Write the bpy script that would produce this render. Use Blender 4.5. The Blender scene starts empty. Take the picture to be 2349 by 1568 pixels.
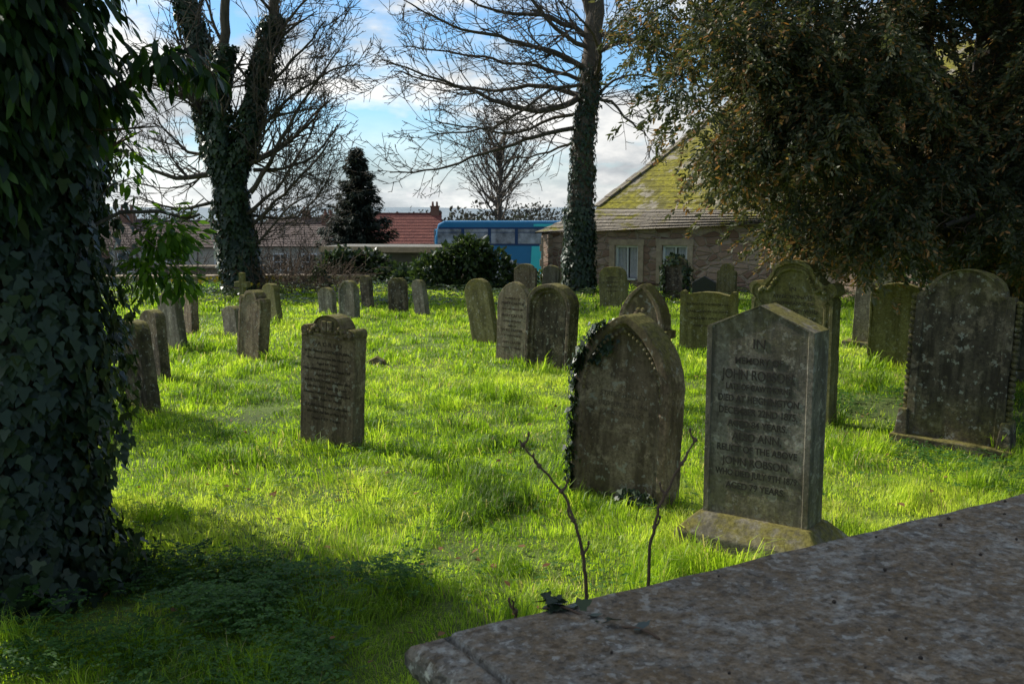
import bpy, bmesh, math, random
import numpy as np
from mathutils import Vector, Matrix
random.seed(7); rs=np.random.RandomState(11)
SC=bpy.context.scene
COL=SC.collection
SUN=Vector((-0.84,0.55,0.80)).normalized()
# ---------------------------------------------------------------- helpers
_lat=rs.rand(256,256)
def vn(x,y,s=1.0,o=0):
    x=np.asarray(x,dtype=float)*s+o*17.3+500; y=np.asarray(y,dtype=float)*s+o*9.7+500
    xi=np.floor(x).astype(int); yi=np.floor(y).astype(int)
    fx=x-xi; fy=y-yi; fx=fx*fx*(3-2*fx); fy=fy*fy*(3-2*fy)
    a=_lat[xi%256,yi%256]; b=_lat[(xi+1)%256,yi%256]; c=_lat[xi%256,(yi+1)%256]; d=_lat[(xi+1)%256,(yi+1)%256]
    return (a*(1-fx)+b*fx)*(1-fy)+(c*(1-fx)+d*fx)*fy
def sst(a,b,x):
    t=np.clip((np.asarray(x,dtype=float)-a)/(b-a),0,1); return t*t*(3-2*t)
def gz(x,y):
    x=np.asarray(x,dtype=float); y=np.asarray(y,dtype=float)
    z=0.06*(vn(x,y,.9,1)-.5)
    z=z-2.9*sst(25.5,44,y)-9*sst(85,300,y)
    r=np.sqrt(x*x+y*y)
    z=z+sst(700,2600,r)*(12+ (26+10*(vn(x,y,.0011,3)))*1.0*vn(x,y,.0016,2))
    return z
def link(o,parent=None):
    COL.objects.link(o)
    if parent is not None: o.parent=parent
    return o
def empty(name,loc=(0,0,0),rot=(0,0,0)):
    e=bpy.data.objects.new(name,None); e.empty_display_size=.2
    e.location=loc; e.rotation_euler=rot; return link(e)
def mesh_np(name,V,loops,starts,mat=None,tone=None,parent=None,smooth=False):
    m=bpy.data.meshes.new(name)
    m.vertices.add(len(V)); m.vertices.foreach_set('co',np.ascontiguousarray(V,dtype=np.float32).ravel())
    m.loops.add(len(loops)); m.loops.foreach_set('vertex_index',np.asarray(loops,dtype=np.int32))
    m.polygons.add(len(starts)); m.polygons.foreach_set('loop_start',np.asarray(starts,dtype=np.int32))
    m.update(calc_edges=True)
    if smooth: m.polygons.foreach_set('use_smooth',[True]*len(starts))
    if tone is not None:
        a=m.attributes.new('tone','FLOAT','FACE'); a.data.foreach_set('value',np.asarray(tone,dtype=np.float32))
    if mat: m.materials.append(mat)
    return link(bpy.data.objects.new(name,m),parent)
def bmobj(bm,name,mat,parent=None):
    me=bpy.data.meshes.new(name); bm.to_mesh(me); bm.free(); me.materials.append(mat); return link(bpy.data.objects.new(name,me),parent)
def unit(a): return a/np.maximum(np.linalg.norm(a,axis=1,keepdims=True),1e-6)
IVY=[(0,0),(.3,-.1),(.55,.18),(.3,.38),(.26,.62),(0,1),(-.26,.62),(-.3,.38),(-.55,.18),(-.3,-.1)]
LANCE=[(0,0),(.14,.25),(.17,.5),(.1,.8),(0,1),(-.1,.8),(-.17,.5),(-.14,.25)]
OVAL=[(0,0),(.25,.25),(.27,.6),(0,1),(-.27,.6),(-.25,.25)]
SPRIG=[(-.1,0),(.1,0),(.13,.6),(0,1),(-.13,.6)]
def leaves(name,P,D,N,S,shape,mat,tone,parent=None,fold=.25):
    P=np.asarray(P); n=len(P); D=unit(D); Sd=unit(np.cross(D,N)); Nn=np.cross(Sd,D)
    sh=np.array(shape); k=len(sh)
    S=np.asarray(S).reshape(n,1,1)
    V=P[:,None,:]+S*(sh[None,:,0,None]*Sd[:,None,:]+sh[None,:,1,None]*D[:,None,:]+(fold*(np.abs(sh[:,0])-.15*sh[:,1]**2))[None,:,None]*Nn[:,None,:])
    return mesh_np(name,V.reshape(-1,3),np.arange(n*k),np.arange(n)*k,mat,tone,parent)
def rnd(n,s=1.0): return (rs.rand(n,3)-.5)*2*s
def blob(n,c,r,fill=.35,bottomcut=-1):
    d=unit(rs.randn(n,3)); rad=1-fill*rs.rand(n)**1.5
    lump=.8+.4*vn(d[:,0]*3+c[0],d[:,2]*3+d[:,1]*2,1.3,4)
    P=np.array(c)+d*np.array(r)*(rad*lump)[:,None]
    return P,d
# ---------------------------------------------------------------- materials
def newmat(name):
    m=bpy.data.materials.new(name); m.use_nodes=True; nt=m.node_tree
    return m,nt,nt.nodes['Principled BSDF']
def N(nt,t,**k):
    n=nt.nodes.new(t)
    for a,b in k.items(): setattr(n,a,b)
    return n
def ramp(nt,fac,stops):
    r=nt.nodes.new('ShaderNodeValToRGB'); e=r.color_ramp.elements
    while len(e)<len(stops): e.new(.5)
    for i,(p,c) in enumerate(stops):
        e[i].position=p
        e[i].color=(c,c,c,1) if isinstance(c,(int,float)) else (*c,1)
    nt.links.new(fac,r.inputs[0]); return r.outputs[0]
def mixc(nt,f,a,b,mode='MIX'):
    m=nt.nodes.new('ShaderNodeMix'); m.data_type='RGBA'; m.blend_type=mode
    for s,v in ((m.inputs[0],f),(m.inputs[6],a),(m.inputs[7],b)):
        if hasattr(v,'links'): nt.links.new(v,s)
        elif isinstance(v,tuple): s.default_value=(*v,1)
        else: s.default_value=v
    return m.outputs[2]
def math_(nt,op,a,b=None,clamp=False):
    m=nt.nodes.new('ShaderNodeMath'); m.operation=op; m.use_clamp=clamp
    for s,v in ((m.inputs[0],a),(m.inputs[1],b)):
        if v is None: continue
        if hasattr(v,'links'): nt.links.new(v,s)
        else: s.default_value=v
    return m.outputs[0]
def coords(nt,scale=(1,1,1),rand=True):
    tc=nt.nodes.new('ShaderNodeTexCoord'); mp=nt.nodes.new('ShaderNodeMapping')
    mp.inputs['Scale'].default_value=scale
    if rand:
        oi=nt.nodes.new('ShaderNodeObjectInfo'); v=nt.nodes.new('ShaderNodeVectorMath'); v.operation='SCALE'
        v.inputs[0].default_value=(13.1,7.7,9.3); nt.links.new(oi.outputs['Random'],v.inputs['Scale'])
        nt.links.new(v.outputs[0],mp.inputs['Location'])
    nt.links.new(tc.outputs['Object'],mp.inputs[0]); return mp.outputs[0]
def noise_(nt,vec,scale,detail=6,rough=.6):
    n=N(nt,'ShaderNodeTexNoise'); n.inputs['Scale'].default_value=scale; n.inputs['Detail'].default_value=detail; n.inputs['Roughness'].default_value=rough
    nt.links.new(vec,n.inputs['Vector']); return n.outputs['Fac']
def stone_mat(name,c0,c1,c2,moss=.5,mosscol=(.225,.195,.055),lichen=.3,bumpd=.007,sc=1.0,mossall=0.0,spall=0.0,spots=.5,upf=1.3,streak=.75,sp_t=(.62,.65,.36,.39),spallcol=(.44,.34,.23)):
    m,nt,b=newmat(name); v=coords(nt); vs=coords(nt,(9,9,1.2))
    n1=noise_(nt,v,3.5*sc,10,.65); n2=noise_(nt,v,45*sc,6,.7); n3=noise_(nt,vs,1.2,8,.65); n4=noise_(nt,v,9*sc,8,.7); n5=noise_(nt,v,150*sc,3,.6); n6=noise_(nt,v,22*sc,4,.55); n7=noise_(nt,v,2.4*sc,9,.72)
    base=ramp(nt,n1,[(.34,c0),(.5,c1),(.64,c2)])
    base=mixc(nt,ramp(nt,n3,[(.44,0.0),(.60,streak)]),base,tuple(x*.33 for x in c0))
    if spall: base=mixc(nt,ramp(nt,n7,[(.53,0.0),(.57,spall)]),base,spallcol)
    base=mixc(nt,ramp(nt,n2,[(.36,.7),(.60,0.0)]),base,tuple(x*.38 for x in c1))
    base=mixc(nt,ramp(nt,n4,[(.58,0.0),(.63,lichen)]),base,tuple(min(1,x*1.9+.04) for x in c2))
    base=mixc(nt,ramp(nt,n6,[(sp_t[0],0.0),(sp_t[1],spots)]),base,tuple(x*.22 for x in c1))
    base=mixc(nt,ramp(nt,n6,[(sp_t[2],spots),(sp_t[3],0.0)]),base,(.46,.45,.39))
    geo=N(nt,'ShaderNodeNewGeometry'); sx=N(nt,'ShaderNodeSeparateXYZ'); nt.links.new(geo.outputs['Normal'],sx.inputs[0])
    up=math_(nt,'MAXIMUM',sx.outputs[2],0.0)
    tc=N(nt,'ShaderNodeTexCoord'); so=N(nt,'ShaderNodeSeparateXYZ'); nt.links.new(tc.outputs['Generated'],so.inputs[0])
    topf=ramp(nt,so.outputs[2],[(.72,0.0),(1.0,.6)])  # moss on the tops, strengthened to paint in their sunlit yellow-green edges too
    lowf=ramp(nt,so.outputs[2],[(0.08,.5),(.30,0.0)])
    mf=math_(nt,'ADD',math_(nt,'MULTIPLY',up,upf),math_(nt,'ADD',math_(nt,'ADD',topf,lowf),mossall))
    mf=math_(nt,'MULTIPLY',mf,ramp(nt,n4,[(.38,0.1),(.60,1.4)]))
    mf=math_(nt,'MULTIPLY',mf,moss,True)
    mcol=ramp(nt,n2,[(.35,tuple(x*.4 for x in mosscol)),(.6,mosscol)])
    base=mixc(nt,mf,base,mcol)
    nt.links.new(base,b.inputs['Base Color']); b.inputs['Roughness'].default_value=.9; b.inputs['Specular IOR Level'].default_value=.2
    h=math_(nt,'ADD',math_(nt,'MULTIPLY',n2,.6),math_(nt,'ADD',math_(nt,'MULTIPLY',n4,1.2),math_(nt,'MULTIPLY',n5,.35)))
    bp=N(nt,'ShaderNodeBump'); bp.inputs['Strength'].default_value=.9; bp.inputs['Distance'].default_value=bumpd
    nt.links.new(h,bp.inputs['Height']); nt.links.new(bp.outputs[0],b.inputs['Normal'])
    return m
def leaf_mat(name,stops,trans=.35,rough=.45,spec=.4,transcol=1.6):
    m,nt,b=newmat(name)
    a=N(nt,'ShaderNodeAttribute',attribute_name='tone')
    c=ramp(nt,a.outputs['Fac'],stops)
    nt.links.new(c,b.inputs['Base Color']); b.inputs['Roughness'].default_value=rough; b.inputs['Specular IOR Level'].default_value=spec
    t=N(nt,'ShaderNodeBsdfTranslucent'); 
    c2=mixc(nt,1.0,c,(transcol,transcol*1.05,transcol*.55),'MULTIPLY'); nt.links.new(c2,t.inputs[0])
    mx=N(nt,'ShaderNodeMixShader'); mx.inputs[0].default_value=trans
    nt.links.new(b.outputs[0],mx.inputs[1]); nt.links.new(t.outputs[0],mx.inputs[2])
    nt.links.new(mx.outputs[0],nt.nodes['Material Output'].inputs[0]); return m
def plain(name,col,rough=.7,noise=.3,sc=6,spec=.3,metal=0):
    m,nt,b=newmat(name); v=coords(nt)
    n=noise_(nt,v,sc,6,.6)
    c=ramp(nt,n,[(.3,tuple(x*(1-noise) for x in col)),(.7,tuple(min(1,x*(1+noise)) for x in col))])
    nt.links.new(c,b.inputs['Base Color']); b.inputs['Roughness'].default_value=rough; b.inputs['Specular IOR Level'].default_value=spec; b.inputs['Metallic'].default_value=metal
    return m
M_brown=stone_mat('sandstone_brown',(.17,.12,.08),(.28,.205,.14),(.37,.28,.195),.8,spall=.7)
M_grey=stone_mat('sandstone_grey',(.17,.15,.115),(.26,.23,.18),(.33,.30,.24),.75,lichen=.35,bumpd=.006,spots=.4)
M_green=stone_mat('sandstone_algae',(.16,.145,.07),(.26,.235,.11),(.34,.31,.15),.9,mossall=.35)
M_dark=stone_mat('sandstone_dark',(.065,.052,.04),(.125,.10,.072),(.20,.16,.115),.75,spall=.35)
M_light=stone_mat('sandstone_pale',(.26,.20,.135),(.40,.32,.22),(.46,.38,.27),.45)
M_tomb=stone_mat('tomb_slab_stone',(.15,.135,.11),(.30,.275,.23),(.44,.42,.36),.6,mosscol=(.25,.165,.08),lichen=.7,bumpd=.008,sc=1.7,spots=.8,upf=.4,streak=0.0,spall=.55,sp_t=(.57,.60,.40,.43),spallcol=(.20,.135,.07))
M_letter=plain('carved_letter_stone',(.055,.047,.037),.9,.35,60)
M_letterd=plain('worn_letter_stone',(.06,.045,.033),.9,.4,60)
M_letterw=plain('faded_letter_stone',(.13,.10,.07),.9,.4,60)
M_black=plain('polished_granite',(.02,.02,.023),.3,.4,40,.5)
def bark(name,c0,c1):
    m,nt,b=newmat(name); v=coords(nt,(6,6,1)); n=noise_(nt,v,3,8,.7)
    nt.links.new(ramp(nt,n,[(.3,c0),(.7,c1)]),b.inputs['Base Color']); b.inputs['Roughness'].default_value=.9
    bp=N(nt,'ShaderNodeBump'); bp.inputs['Distance'].default_value=.03; nt.links.new(n,bp.inputs['Height']); nt.links.new(bp.outputs[0],b.inputs['Normal']); return m
M_bark=bark('tree_bark',(.05,.04,.03),(.15,.115,.085))
M_twig=plain('twig_bark',(.13,.085,.055),.8,.3,20)
M_ivy=leaf_mat('ivy_leaf',[(0,(.015,.028,.013)),(.5,(.032,.055,.025)),(.85,(.06,.095,.035)),(1,(.13,.16,.06))],.2,.4,.45)
M_bay=leaf_mat('evergreen_leaf',[(0,(.014,.03,.012)),(.6,(.038,.075,.022)),(1,(.10,.18,.035))],.35,.38,.45)
M_bayl=leaf_mat('sunlit_evergreen_leaf',[(0,(.05,.10,.015)),(.6,(.10,.20,.02)),(1,(.18,.29,.03))],.5,.4,.3)  # lighter copy of the evergreen leaf, sunlight painted into its colour
M_bush=leaf_mat('shrub_leaf',[(0,(.018,.035,.014)),(.6,(.05,.08,.025)),(1,(.11,.15,.05))],.25,.4,.4)
M_grass=leaf_mat('grass_blade',[(0,(.055,.11,.010)),(.3,(.18,.30,.018)),(.65,(.39,.53,.04)),(.95,(.56,.62,.11)),(1,(.50,.42,.22))],.55,.45,.35,1.55)
M_herb=leaf_mat('cow_parsley_leaf',[(0,(.03,.075,.018)),(.6,(.07,.16,.035)),(1,(.13,.26,.05))],.4,.6,.2)
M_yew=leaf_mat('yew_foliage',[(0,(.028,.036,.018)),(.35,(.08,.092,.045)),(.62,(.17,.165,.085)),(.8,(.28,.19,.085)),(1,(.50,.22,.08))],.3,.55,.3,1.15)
M_spruce=leaf_mat('spruce_needles',[(0,(.012,.02,.014)),(1,(.05,.065,.045))],.1,.6,.2)
M_deadleaf=leaf_mat('fallen_leaf',[(0,(.12,.055,.025)),(1,(.28,.15,.07))],.2,.7,.1)
M_far=leaf_mat('distant_tree_foliage',[(0,(.05,.045,.04)),(.6,(.09,.08,.07)),(1,(.10,.11,.08))],.1,.9,.1)
M_daff=plain('daffodil_petal',(.7,.5,.03),.6,.1)
# ---------------------------------------------------------------- ground
m,nt,b=newmat('ground_soil_and_turf')
tc=N(nt,'ShaderNodeTexCoord'); n1=noise_(nt,tc.outputs['Object'],.9,8,.6); n2=noise_(nt,tc.outputs['Object'],30,6,.7); n3=noise_(nt,tc.outputs['Object'],.02,6,.6)
near=mixc(nt,ramp(nt,n2,[(.3,.6),(.7,0.0)]),ramp(nt,n1,[(.35,(.08,.12,.016)),(.65,(.17,.26,.025))]),(.05,.045,.018))
far=ramp(nt,n3,[(.35,(.055,.065,.055)),(.5,(.08,.10,.075)),(.7,(.07,.07,.065))])
sp=N(nt,'ShaderNodeSeparateXYZ'); nt.links.new(tc.outputs['Object'],sp.inputs[0])
fy=ramp(nt,math_(nt,'DIVIDE',sp.outputs[1],100.0,True),[(.26,0.0),(.36,1.0)])
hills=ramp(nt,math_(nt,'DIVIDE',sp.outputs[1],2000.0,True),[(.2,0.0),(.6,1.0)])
gc=mixc(nt,hills,mixc(nt,fy,near,far),ramp(nt,n3,[(.4,(.20,.25,.28)),(.6,(.25,.30,.33))]))  # far hills blend to blue-grey, distance haze painted into the ground colour
nt.links.new(gc,b.inputs['Base Color']); b.inputs['Roughness'].default_value=.95
bp=N(nt,'ShaderNodeBump'); bp.inputs['Distance'].default_value=.02; nt.links.new(n2,bp.inputs['Height']); nt.links.new(bp.outputs[0],b.inputs['Normal'])
M_ground=m
gx=np.concatenate([-np.geomspace(3500,32,40),np.arange(-30,31,1.0),np.geomspace(32,3500,40)])
gy=np.concatenate([-np.geomspace(3500,12,25),np.arange(-10,60,1.0),np.geomspace(61,3500,60)])
GX,GY=np.meshgrid(gx,gy); GZ=gz(GX,GY)
V=np.stack([GX,GY,GZ],-1).reshape(-1,3); w_=len(gx); i=np.arange(len(gy)-1)[:,None]*w_+np.arange(w_-1)[None,:]
F=np.stack([i,i+1,i+1+w_,i+w_],-1).reshape(-1)
mesh_np('ground',V,F,np.arange(len(F)//4)*4,M_ground,smooth=True)
# ---------------------------------------------------------------- grass
VS=[];LS=[];TS=[];off=0;STS=[];lo=0
STPOS=[(1.42,5.5),(.74,6.5),(-1.5,8.1),(-3.58,9.55),(-4.1,11.4),(-4.72,13.9),(-3.48,13.2),(-.38,14.8),(.02,13),(.46,12.1),(1.27,9.7),(2.78,14),(2.58,9.1),(3.6,7.95),(4.82,12.4)]
def blades(x,y,h0,h1,w,hscale=1.0):
    global off,lo
    n=len(x)
    big=vn(x,y,1.3,7); sm=vn(x,y,4.2,8); tuft=sst(.66,.85,vn(x,y,3.1,23))
    h=(h0+(h1-h0)*rs.rand(n)**1.8)*(.34+.45*big+.8*sm*sm+.95*tuft)*hscale
    a=vn(x,y,2.1,9)*12+vn(x,y,5.2,10)*7+rs.randn(n)*.8
    lean=(.25+.9*rs.rand(n))*(.4+1.1*vn(x,y,3.4,12))
    ln=np.stack([np.cos(a),np.sin(a),np.zeros(n)],1)
    sa=a+math.pi/2+rs.randn(n)*.8; sd=np.stack([np.cos(sa),np.sin(sa),np.zeros(n)],1)*(w*(.5+.9*rs.rand(n)))[:,None]*.5
    P=np.stack([x,y,gz(x,y)-.01],1); up=np.array([0,0,1.0])
    H=h[:,None]; L=lean[:,None]
    mid=P+up*H*.6+ln*H*.3*L; tip=P+up*H*(1-.40*np.minimum(L,1.6))+ln*H*.95*L
    v=np.stack([P-sd,P+sd,mid+sd*.8,mid-sd*.8,tip],1).reshape(-1,3)
    idx=np.arange(n)[:,None]*5+off
    l=(idx+np.array([[0,1,2,3,3,2,4]])).reshape(-1)
    st=(np.arange(n)[:,None]*7+np.array([[0,4]])+lo).reshape(-1)
    t=np.clip(.02+.55*vn(x,y,.8,13)+.42*vn(x,y,2.9,14)+.18*sm-.2*tuft+rs.randn(n)*.17,0,.95); dry=rs.rand(n)<.03+.10*(vn(x,y,2.3,18)>.74); t[dry]=1
    VS.append(v);LS.append(l);STS.append(st);TS.append(np.repeat(t,2)); off+=n*5; lo+=n*7
def grass_band(y0,y1,dens,h0,h1,w):
    hw=.60*y1+1.0; area=2*hw*(y1-y0); n=int(area*dens)
    x=(rs.rand(n)*2-1)*hw; y=y0+rs.rand(n)*(y1-y0)
    k=np.abs(x)<.60*y+1.0; x=x[k]; y=y[k]
    d=vn(x,y,3.0,5)*.6+vn(x,y,9,6)*.4; k=rs.rand(len(x))<np.clip(.12+1.6*d,0,1)
    bare=(sst(1.6,.5,np.hypot((x-4.1)/1.5,(y-9.6)/.8))); k&=rs.rand(len(x))>bare*.9
    blades(x[k],y[k],h0,h1,w)
grass_band(2.4,4.6,7000,.048,.13,.0044)
grass_band(4.6,7.0,6800,.048,.13,.0048)
grass_band(7.0,12,3100,.048,.13,.0074)
grass_band(12,19,1150,.048,.13,.013)
grass_band(19,28,480,.06,.13,.021)
for sx,sy in STPOS:
    n=300; a=rs.rand(n)*6.28; r=.27+.14*rs.rand(n)
    blades(sx+np.cos(a)*r*1.2,sy+np.sin(a)*r,.09,.19,.004+.0006*sy,1.15)
mesh_np('grass',np.concatenate(VS),np.concatenate(LS),np.concatenate(STS),M_grass,np.concatenate(TS))
def herb_patch(name,n,xr,yr,size,mat,hmax=.16,mask=None):
    x=xr[0]+rs.rand(n)*(xr[1]-xr[0]); y=yr[0]+rs.rand(n)*(yr[1]-yr[0])
    k=rs.rand(n)<np.clip(vn(x,y,2.2,20)*2.2-.5,0,1)
    if mask is not None: k&=mask(x,y)
    x=x[k];y=y[k];n=len(x)
    K=7; P=[];D=[]
    base=np.stack([x,y,gz(x,y)+.03+hmax*rs.rand(n)*(.3+vn(x,y,3,21))],1)
    az=rs.rand(n)*6.28; ax=np.stack([np.cos(az),np.sin(az),-.15+rs.rand(n)*.3],1); sd=np.stack([-np.sin(az),np.cos(az),np.zeros(n)],1)
    for j in range(K):
        t=j/(K-1); s=(-1)**j
        P.append(base+ax*size*2.4*t); D.append(ax*(.5+t)+sd*s*(1-t)*1.3)
    P=np.concatenate(P);D=np.concatenate(D); Nn=np.tile(np.array([0,0,1.0]),(len(P),1))+rnd(len(P),.5)
    tone=np.clip(rs.rand(len(P))*.6+np.tile(vn(x,y,2.5,22),K)*.5,0,1)
    return leaves(name,P,D,Nn,size*(.7+.6*rs.rand(len(P))),OVAL,mat,tone)
herb_patch('cow_parsley',13000,(-3.3,-.4),(3.0,5.2),.022,M_herb,.14,lambda x,y:(.5*x+.87*y)<3.7+.6*rs.rand(len(x)))
herb_patch('clover_weeds',6000,(-4.5,5),(4.5,12),.018,M_herb,.05)
herb_patch('ground_ivy',4000,(3.0,6.5),(6.5,10.5),.026,M_herb,.06)
herb_patch('ground_ivy',9000,(-12,8),(20.5,27),.06,M_bush,.22)
# ---------------------------------------------------------------- gravestones
def o_round(w,h,rise,n=20):
    a=np.linspace(0,math.pi,n); return [(-w/2,0),(w/2,0)]+[(w/2*math.cos(t),h-rise+rise*math.sin(t)) for t in a]
def o_gothic(w,h,rise,n=12,base=0):
    R=(rise*rise+w*w/4)/w; a1=math.asin(min(1,rise/R)); pts=[]
    for t in np.linspace(0,a1,n): pts.append((w/2-R+R*math.cos(t),h-rise+R*math.sin(t)))
    return [(-w/2,base),(w/2,base)]+pts+[(-x,z) for x,z in pts[::-1][1:]]
def o_gable(w,h,rise): return [(-w/2,0),(w/2,0),(w/2,h-rise),(0,h),(-w/2,h-rise)]
def o_shoulder(w,h,rise,s,n=14):
    r=w/2-s; a=np.linspace(0,math.pi,n)
    return [(-w/2,0),(w/2,0),(w/2,h-rise-.04),(w/2-s*.3,h-rise),(r,h-rise)]+[(r*math.cos(t),h-rise+rise*math.sin(t)) for t in a[1:-1]]+[(-r,h-rise),(-w/2+s*.3,h-rise),(-w/2,h-rise-.04)]
def o_sym(half): return half+[(-x,z) for x,z in half[::-1] if abs(x)>1e-6]
def o_ogee(w,h):
    hw=w/2; half=[(hw*.94,0),(hw*.94,h*.76)]
    for t in np.linspace(-1.4,1.7,10): half.append((hw*.86+hw*.15*math.cos(t),h*.825+h*.045*math.sin(t)))
    for t in np.linspace(.1,1,9): half.append((hw*(.80-.32*t),h*(.855+.072*t*t)))
    for t in np.linspace(.0,1,10):
        if t>0: half.append((hw*.48*math.cos(t*math.pi/2),h*(.927+.073*math.sin(t*math.pi/2))))
    return o_sym(half)
def o_scallop(w,h):
    hw=w/2; half=[(hw,0),(hw,h-.05)]
    for t in np.linspace(0,math.pi,6): half.append((hw-.04+.04*math.cos(t),h-.05+.05*math.sin(t)))
    for t in np.linspace(.1,1,8): half.append(((hw-.08)*(1-t),h-.06+.05*math.sin(t*math.pi/2)))
    return o_sym(half)
def resample(pts,step=.09):
    out=[]
    for i,p in enumerate(pts):
        q=pts[(i+1)%len(pts)]; out.append(p); d=math.dist(p,q); k=int(d/step)
        if p[1]<=0 and q[1]<=0: continue
        for j in range(1,k+1): out.append((p[0]+(q[0]-p[0])*j/(k+1),p[1]+(q[1]-p[1])*j/(k+1)))
    return out
def slab(name,outline,t,mat,parent,inset=None,bevel=.008,z0=0,jit=.0035):
    bm=bmesh.new()
    if jit>.002: outline=resample(outline)
    pts=[(x+random.uniform(-jit,jit),z+z0+(random.uniform(-jit,jit) if z>0 else 0)) for x,z in outline]
    n=len(pts); back=[bm.verts.new((x,t/2+random.uniform(-jit,jit),z)) for x,z in pts]; fr=[bm.verts.new((x,-t/2,z)) for x,z in pts]
    bm.faces.new(back[::-1])
    for k in range(n): bm.faces.new((fr[k],fr[(k+1)%n],back[(k+1)%n],back[k]))
    if inset:
        hw=max(abs(p[0]) for p in pts); hh=max(p[1] for p in pts); zc=max(0,z0)+.02
        y=-t/2; acc=0; cur=fr
        for wd,dp in inset:
            for a_,y_ in ((wd,y),(abs(dp)*.6,y+dp)):
                if a_==0: continue
                acc+=a_; y=y_; s=1-acc/hw; sz=1-acc/(hh-zc)
                nx=[bm.verts.new((x*s,y,(zc+acc*.9*(z0>0)+(z-zc)*sz) if z>zc else z)) for x,z in pts]
                for k in range(n): bm.faces.new((cur[k],cur[(k+1)%n],nx[(k+1)%n],nx[k]))
                cur=nx
        bm.faces.new(cur)
    else: bm.faces.new(fr)
    bmesh.ops.recalc_face_normals(bm,faces=bm.faces[:])
    o=bmobj(bm,name,mat,parent)
    if bevel:
        md=o.modifiers.new('b','BEVEL'); md.width=bevel; md.segments=2; md.limit_method='ANGLE'; md.angle_limit=.6
    return o
def box(name,c,s,mat,parent=None,bevel=0,rot=None,topscale=None):
    bm=bmesh.new(); bmesh.ops.create_cube(bm,size=1)
    for v in bm.verts:
        v.co=Vector((v.co.x*s[0],v.co.y*s[1],v.co.z*s[2]))
        if topscale and v.co.z>0: v.co.x-=math.copysign(topscale,v.co.x); v.co.y-=math.copysign(topscale,v.co.y)
    o=bmobj(bm,name,mat,parent); o.location=c
    if rot: o.rotation_euler=rot
    if bevel:
        md=o.modifiers.new('b','BEVEL'); md.width=bevel; md.segments=3; md.limit_method='ANGLE'
    return o
TEXTS=[]
def text(parent,s,x,z,y,size,width,mat,ext=.003,bold=.0,name='inscription'):
    cu=bpy.data.curves.new(name,'FONT'); cu.body=s; cu.size=size; cu.align_x='CENTER'; cu.extrude=ext; cu.offset=bold
    cu.materials.append(mat); o=link(bpy.data.objects.new(name,cu),parent)
    o.location=(x,y,z); o.rotation_euler=(math.pi/2,0,0); TEXTS.append((o,width)); return o
def grave(x,y,rot=-38,side=0,back=0,name='gravestone'):
    return empty(name,(x,y,float(gz(x,y))-.03),(math.radians(back),math.radians(side),math.radians(rot)))
def stone(x,y,outline,t,mat,rot=-38,side=0,back=0,inset=None,plinth=None,name='gravestone',z0=0):
    e=grave(x,y,rot,side,back,name)
    if plinth:
        pw,pd,ph=plinth; box('plinth',(0,0,ph/2-.05),(pw,pd,ph+.1),mat,e,.012)
        slab('headstone',outline,t,mat,e,inset,z0=ph)
    else: slab('headstone',[(a,(b if b>0 else -.15)) for a,b in outline],t,mat,e,inset)
    return e
def lines(e,L,y,mat,ext=.003,bold=0,x=0):
    for s,z,size,w in L: text(e,s,x,z,y,size,w,mat,ext,bold)

# the sharp pedimented stone of John Robson
e=grave(1.42,5.50,-37,0,0)
slab('headstone',o_gable(.62,1.22,.13),.22,M_grey,e,[(.032,.007)],z0=.22,bevel=.006,jit=.001)
bm=bmesh.new()
prof=[(.43,.24,-.15),(.43,.24,.13),(.33,.14,.235)]
rings=[[bm.verts.new((sx*a,sy*b_,z)) for sx,sy in ((-1,-1),(1,-1),(1,1),(-1,1))] for a,b_,z in prof]
for r0,r1 in zip(rings,rings[1:]):
    for k in range(4): bm.faces.new((r0[k],r0[(k+1)%4],r1[(k+1)%4],r1[k]))
bm.faces.new(rings[-1]); bm.faces.new(rings[0][::-1])
pl=bmobj(bm,'plinth',M_grey,e); md=pl.modifiers.new('b','BEVEL'); md.width=.01; md.segments=2
yb=-.11+.007
lines(e,[('IN',1.20,.075,.07),('MEMORY OF',1.11,.052,.28),('JOHN ROBSON,',1.022,.078,.43),('LATE OF GAWTHORNE',.962,.048,.38),
 ('DIED AT HEIGHINGTON',.892,.055,.47),('DECEMBER 22ND 1875,',.822,.055,.46),('AGED 84 YEARS.',.752,.053,.35),('ALSO ANN,',.675,.066,.29),
 ('RELICT OF THE ABOVE',.607,.055,.47),('JOHN ROBSON,',.532,.064,.40),('WHO DIED JULY 9TH 1879',.467,.052,.48),('AGED 79 YEARS.',.395,.052,.35)],yb-.0008,M_letter,.0014,.0009)

# arched stone with beaded moulding and ivy
e=grave(.74,6.46,-36,2,-1)
arch=[(x,(z if z>0 else -.15)) for x,z in o_gothic(.70,1.27,.50,18)]
slab('headstone',arch,.24,M_brown,e,[(.055,.03),(.02,.015)])
bm=bmesh.new(); last=None
for p in o_gothic(.575,1.165,.42,200)[2:]:
    if last is None or math.dist(p,last)>.034:
        last=p; bmesh.ops.create_icosphere(bm,subdivisions=2,radius=.0125,matrix=Matrix.Translation((p[0],-.105,p[1])))
bmobj(bm,'beading',M_brown,e)
lines(e,[('STREET HAXLEY',.725,.045,.34),('DIED SEPT 25TH 1868',.66,.042,.36),('AGED 85 YEARS',.60,.04,.28)],-.12+.045-.001,M_letterw,.001)
n=1100; t=rs.rand(n); zz=np.where(t<.75,rs.rand(n)*1.0,.9+rs.rand(n)*.32)
xx=np.where(zz<.77,-.35+rs.randn(n)*.02,-.35*np.sqrt(np.clip(1-((zz-.77)/.50)**1.7,0,1))+rs.randn(n)*.022)
yy=-.13+rs.rand(n)*.22; yy[:500]=-.135+rs.randn(500)*.01; 
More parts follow.
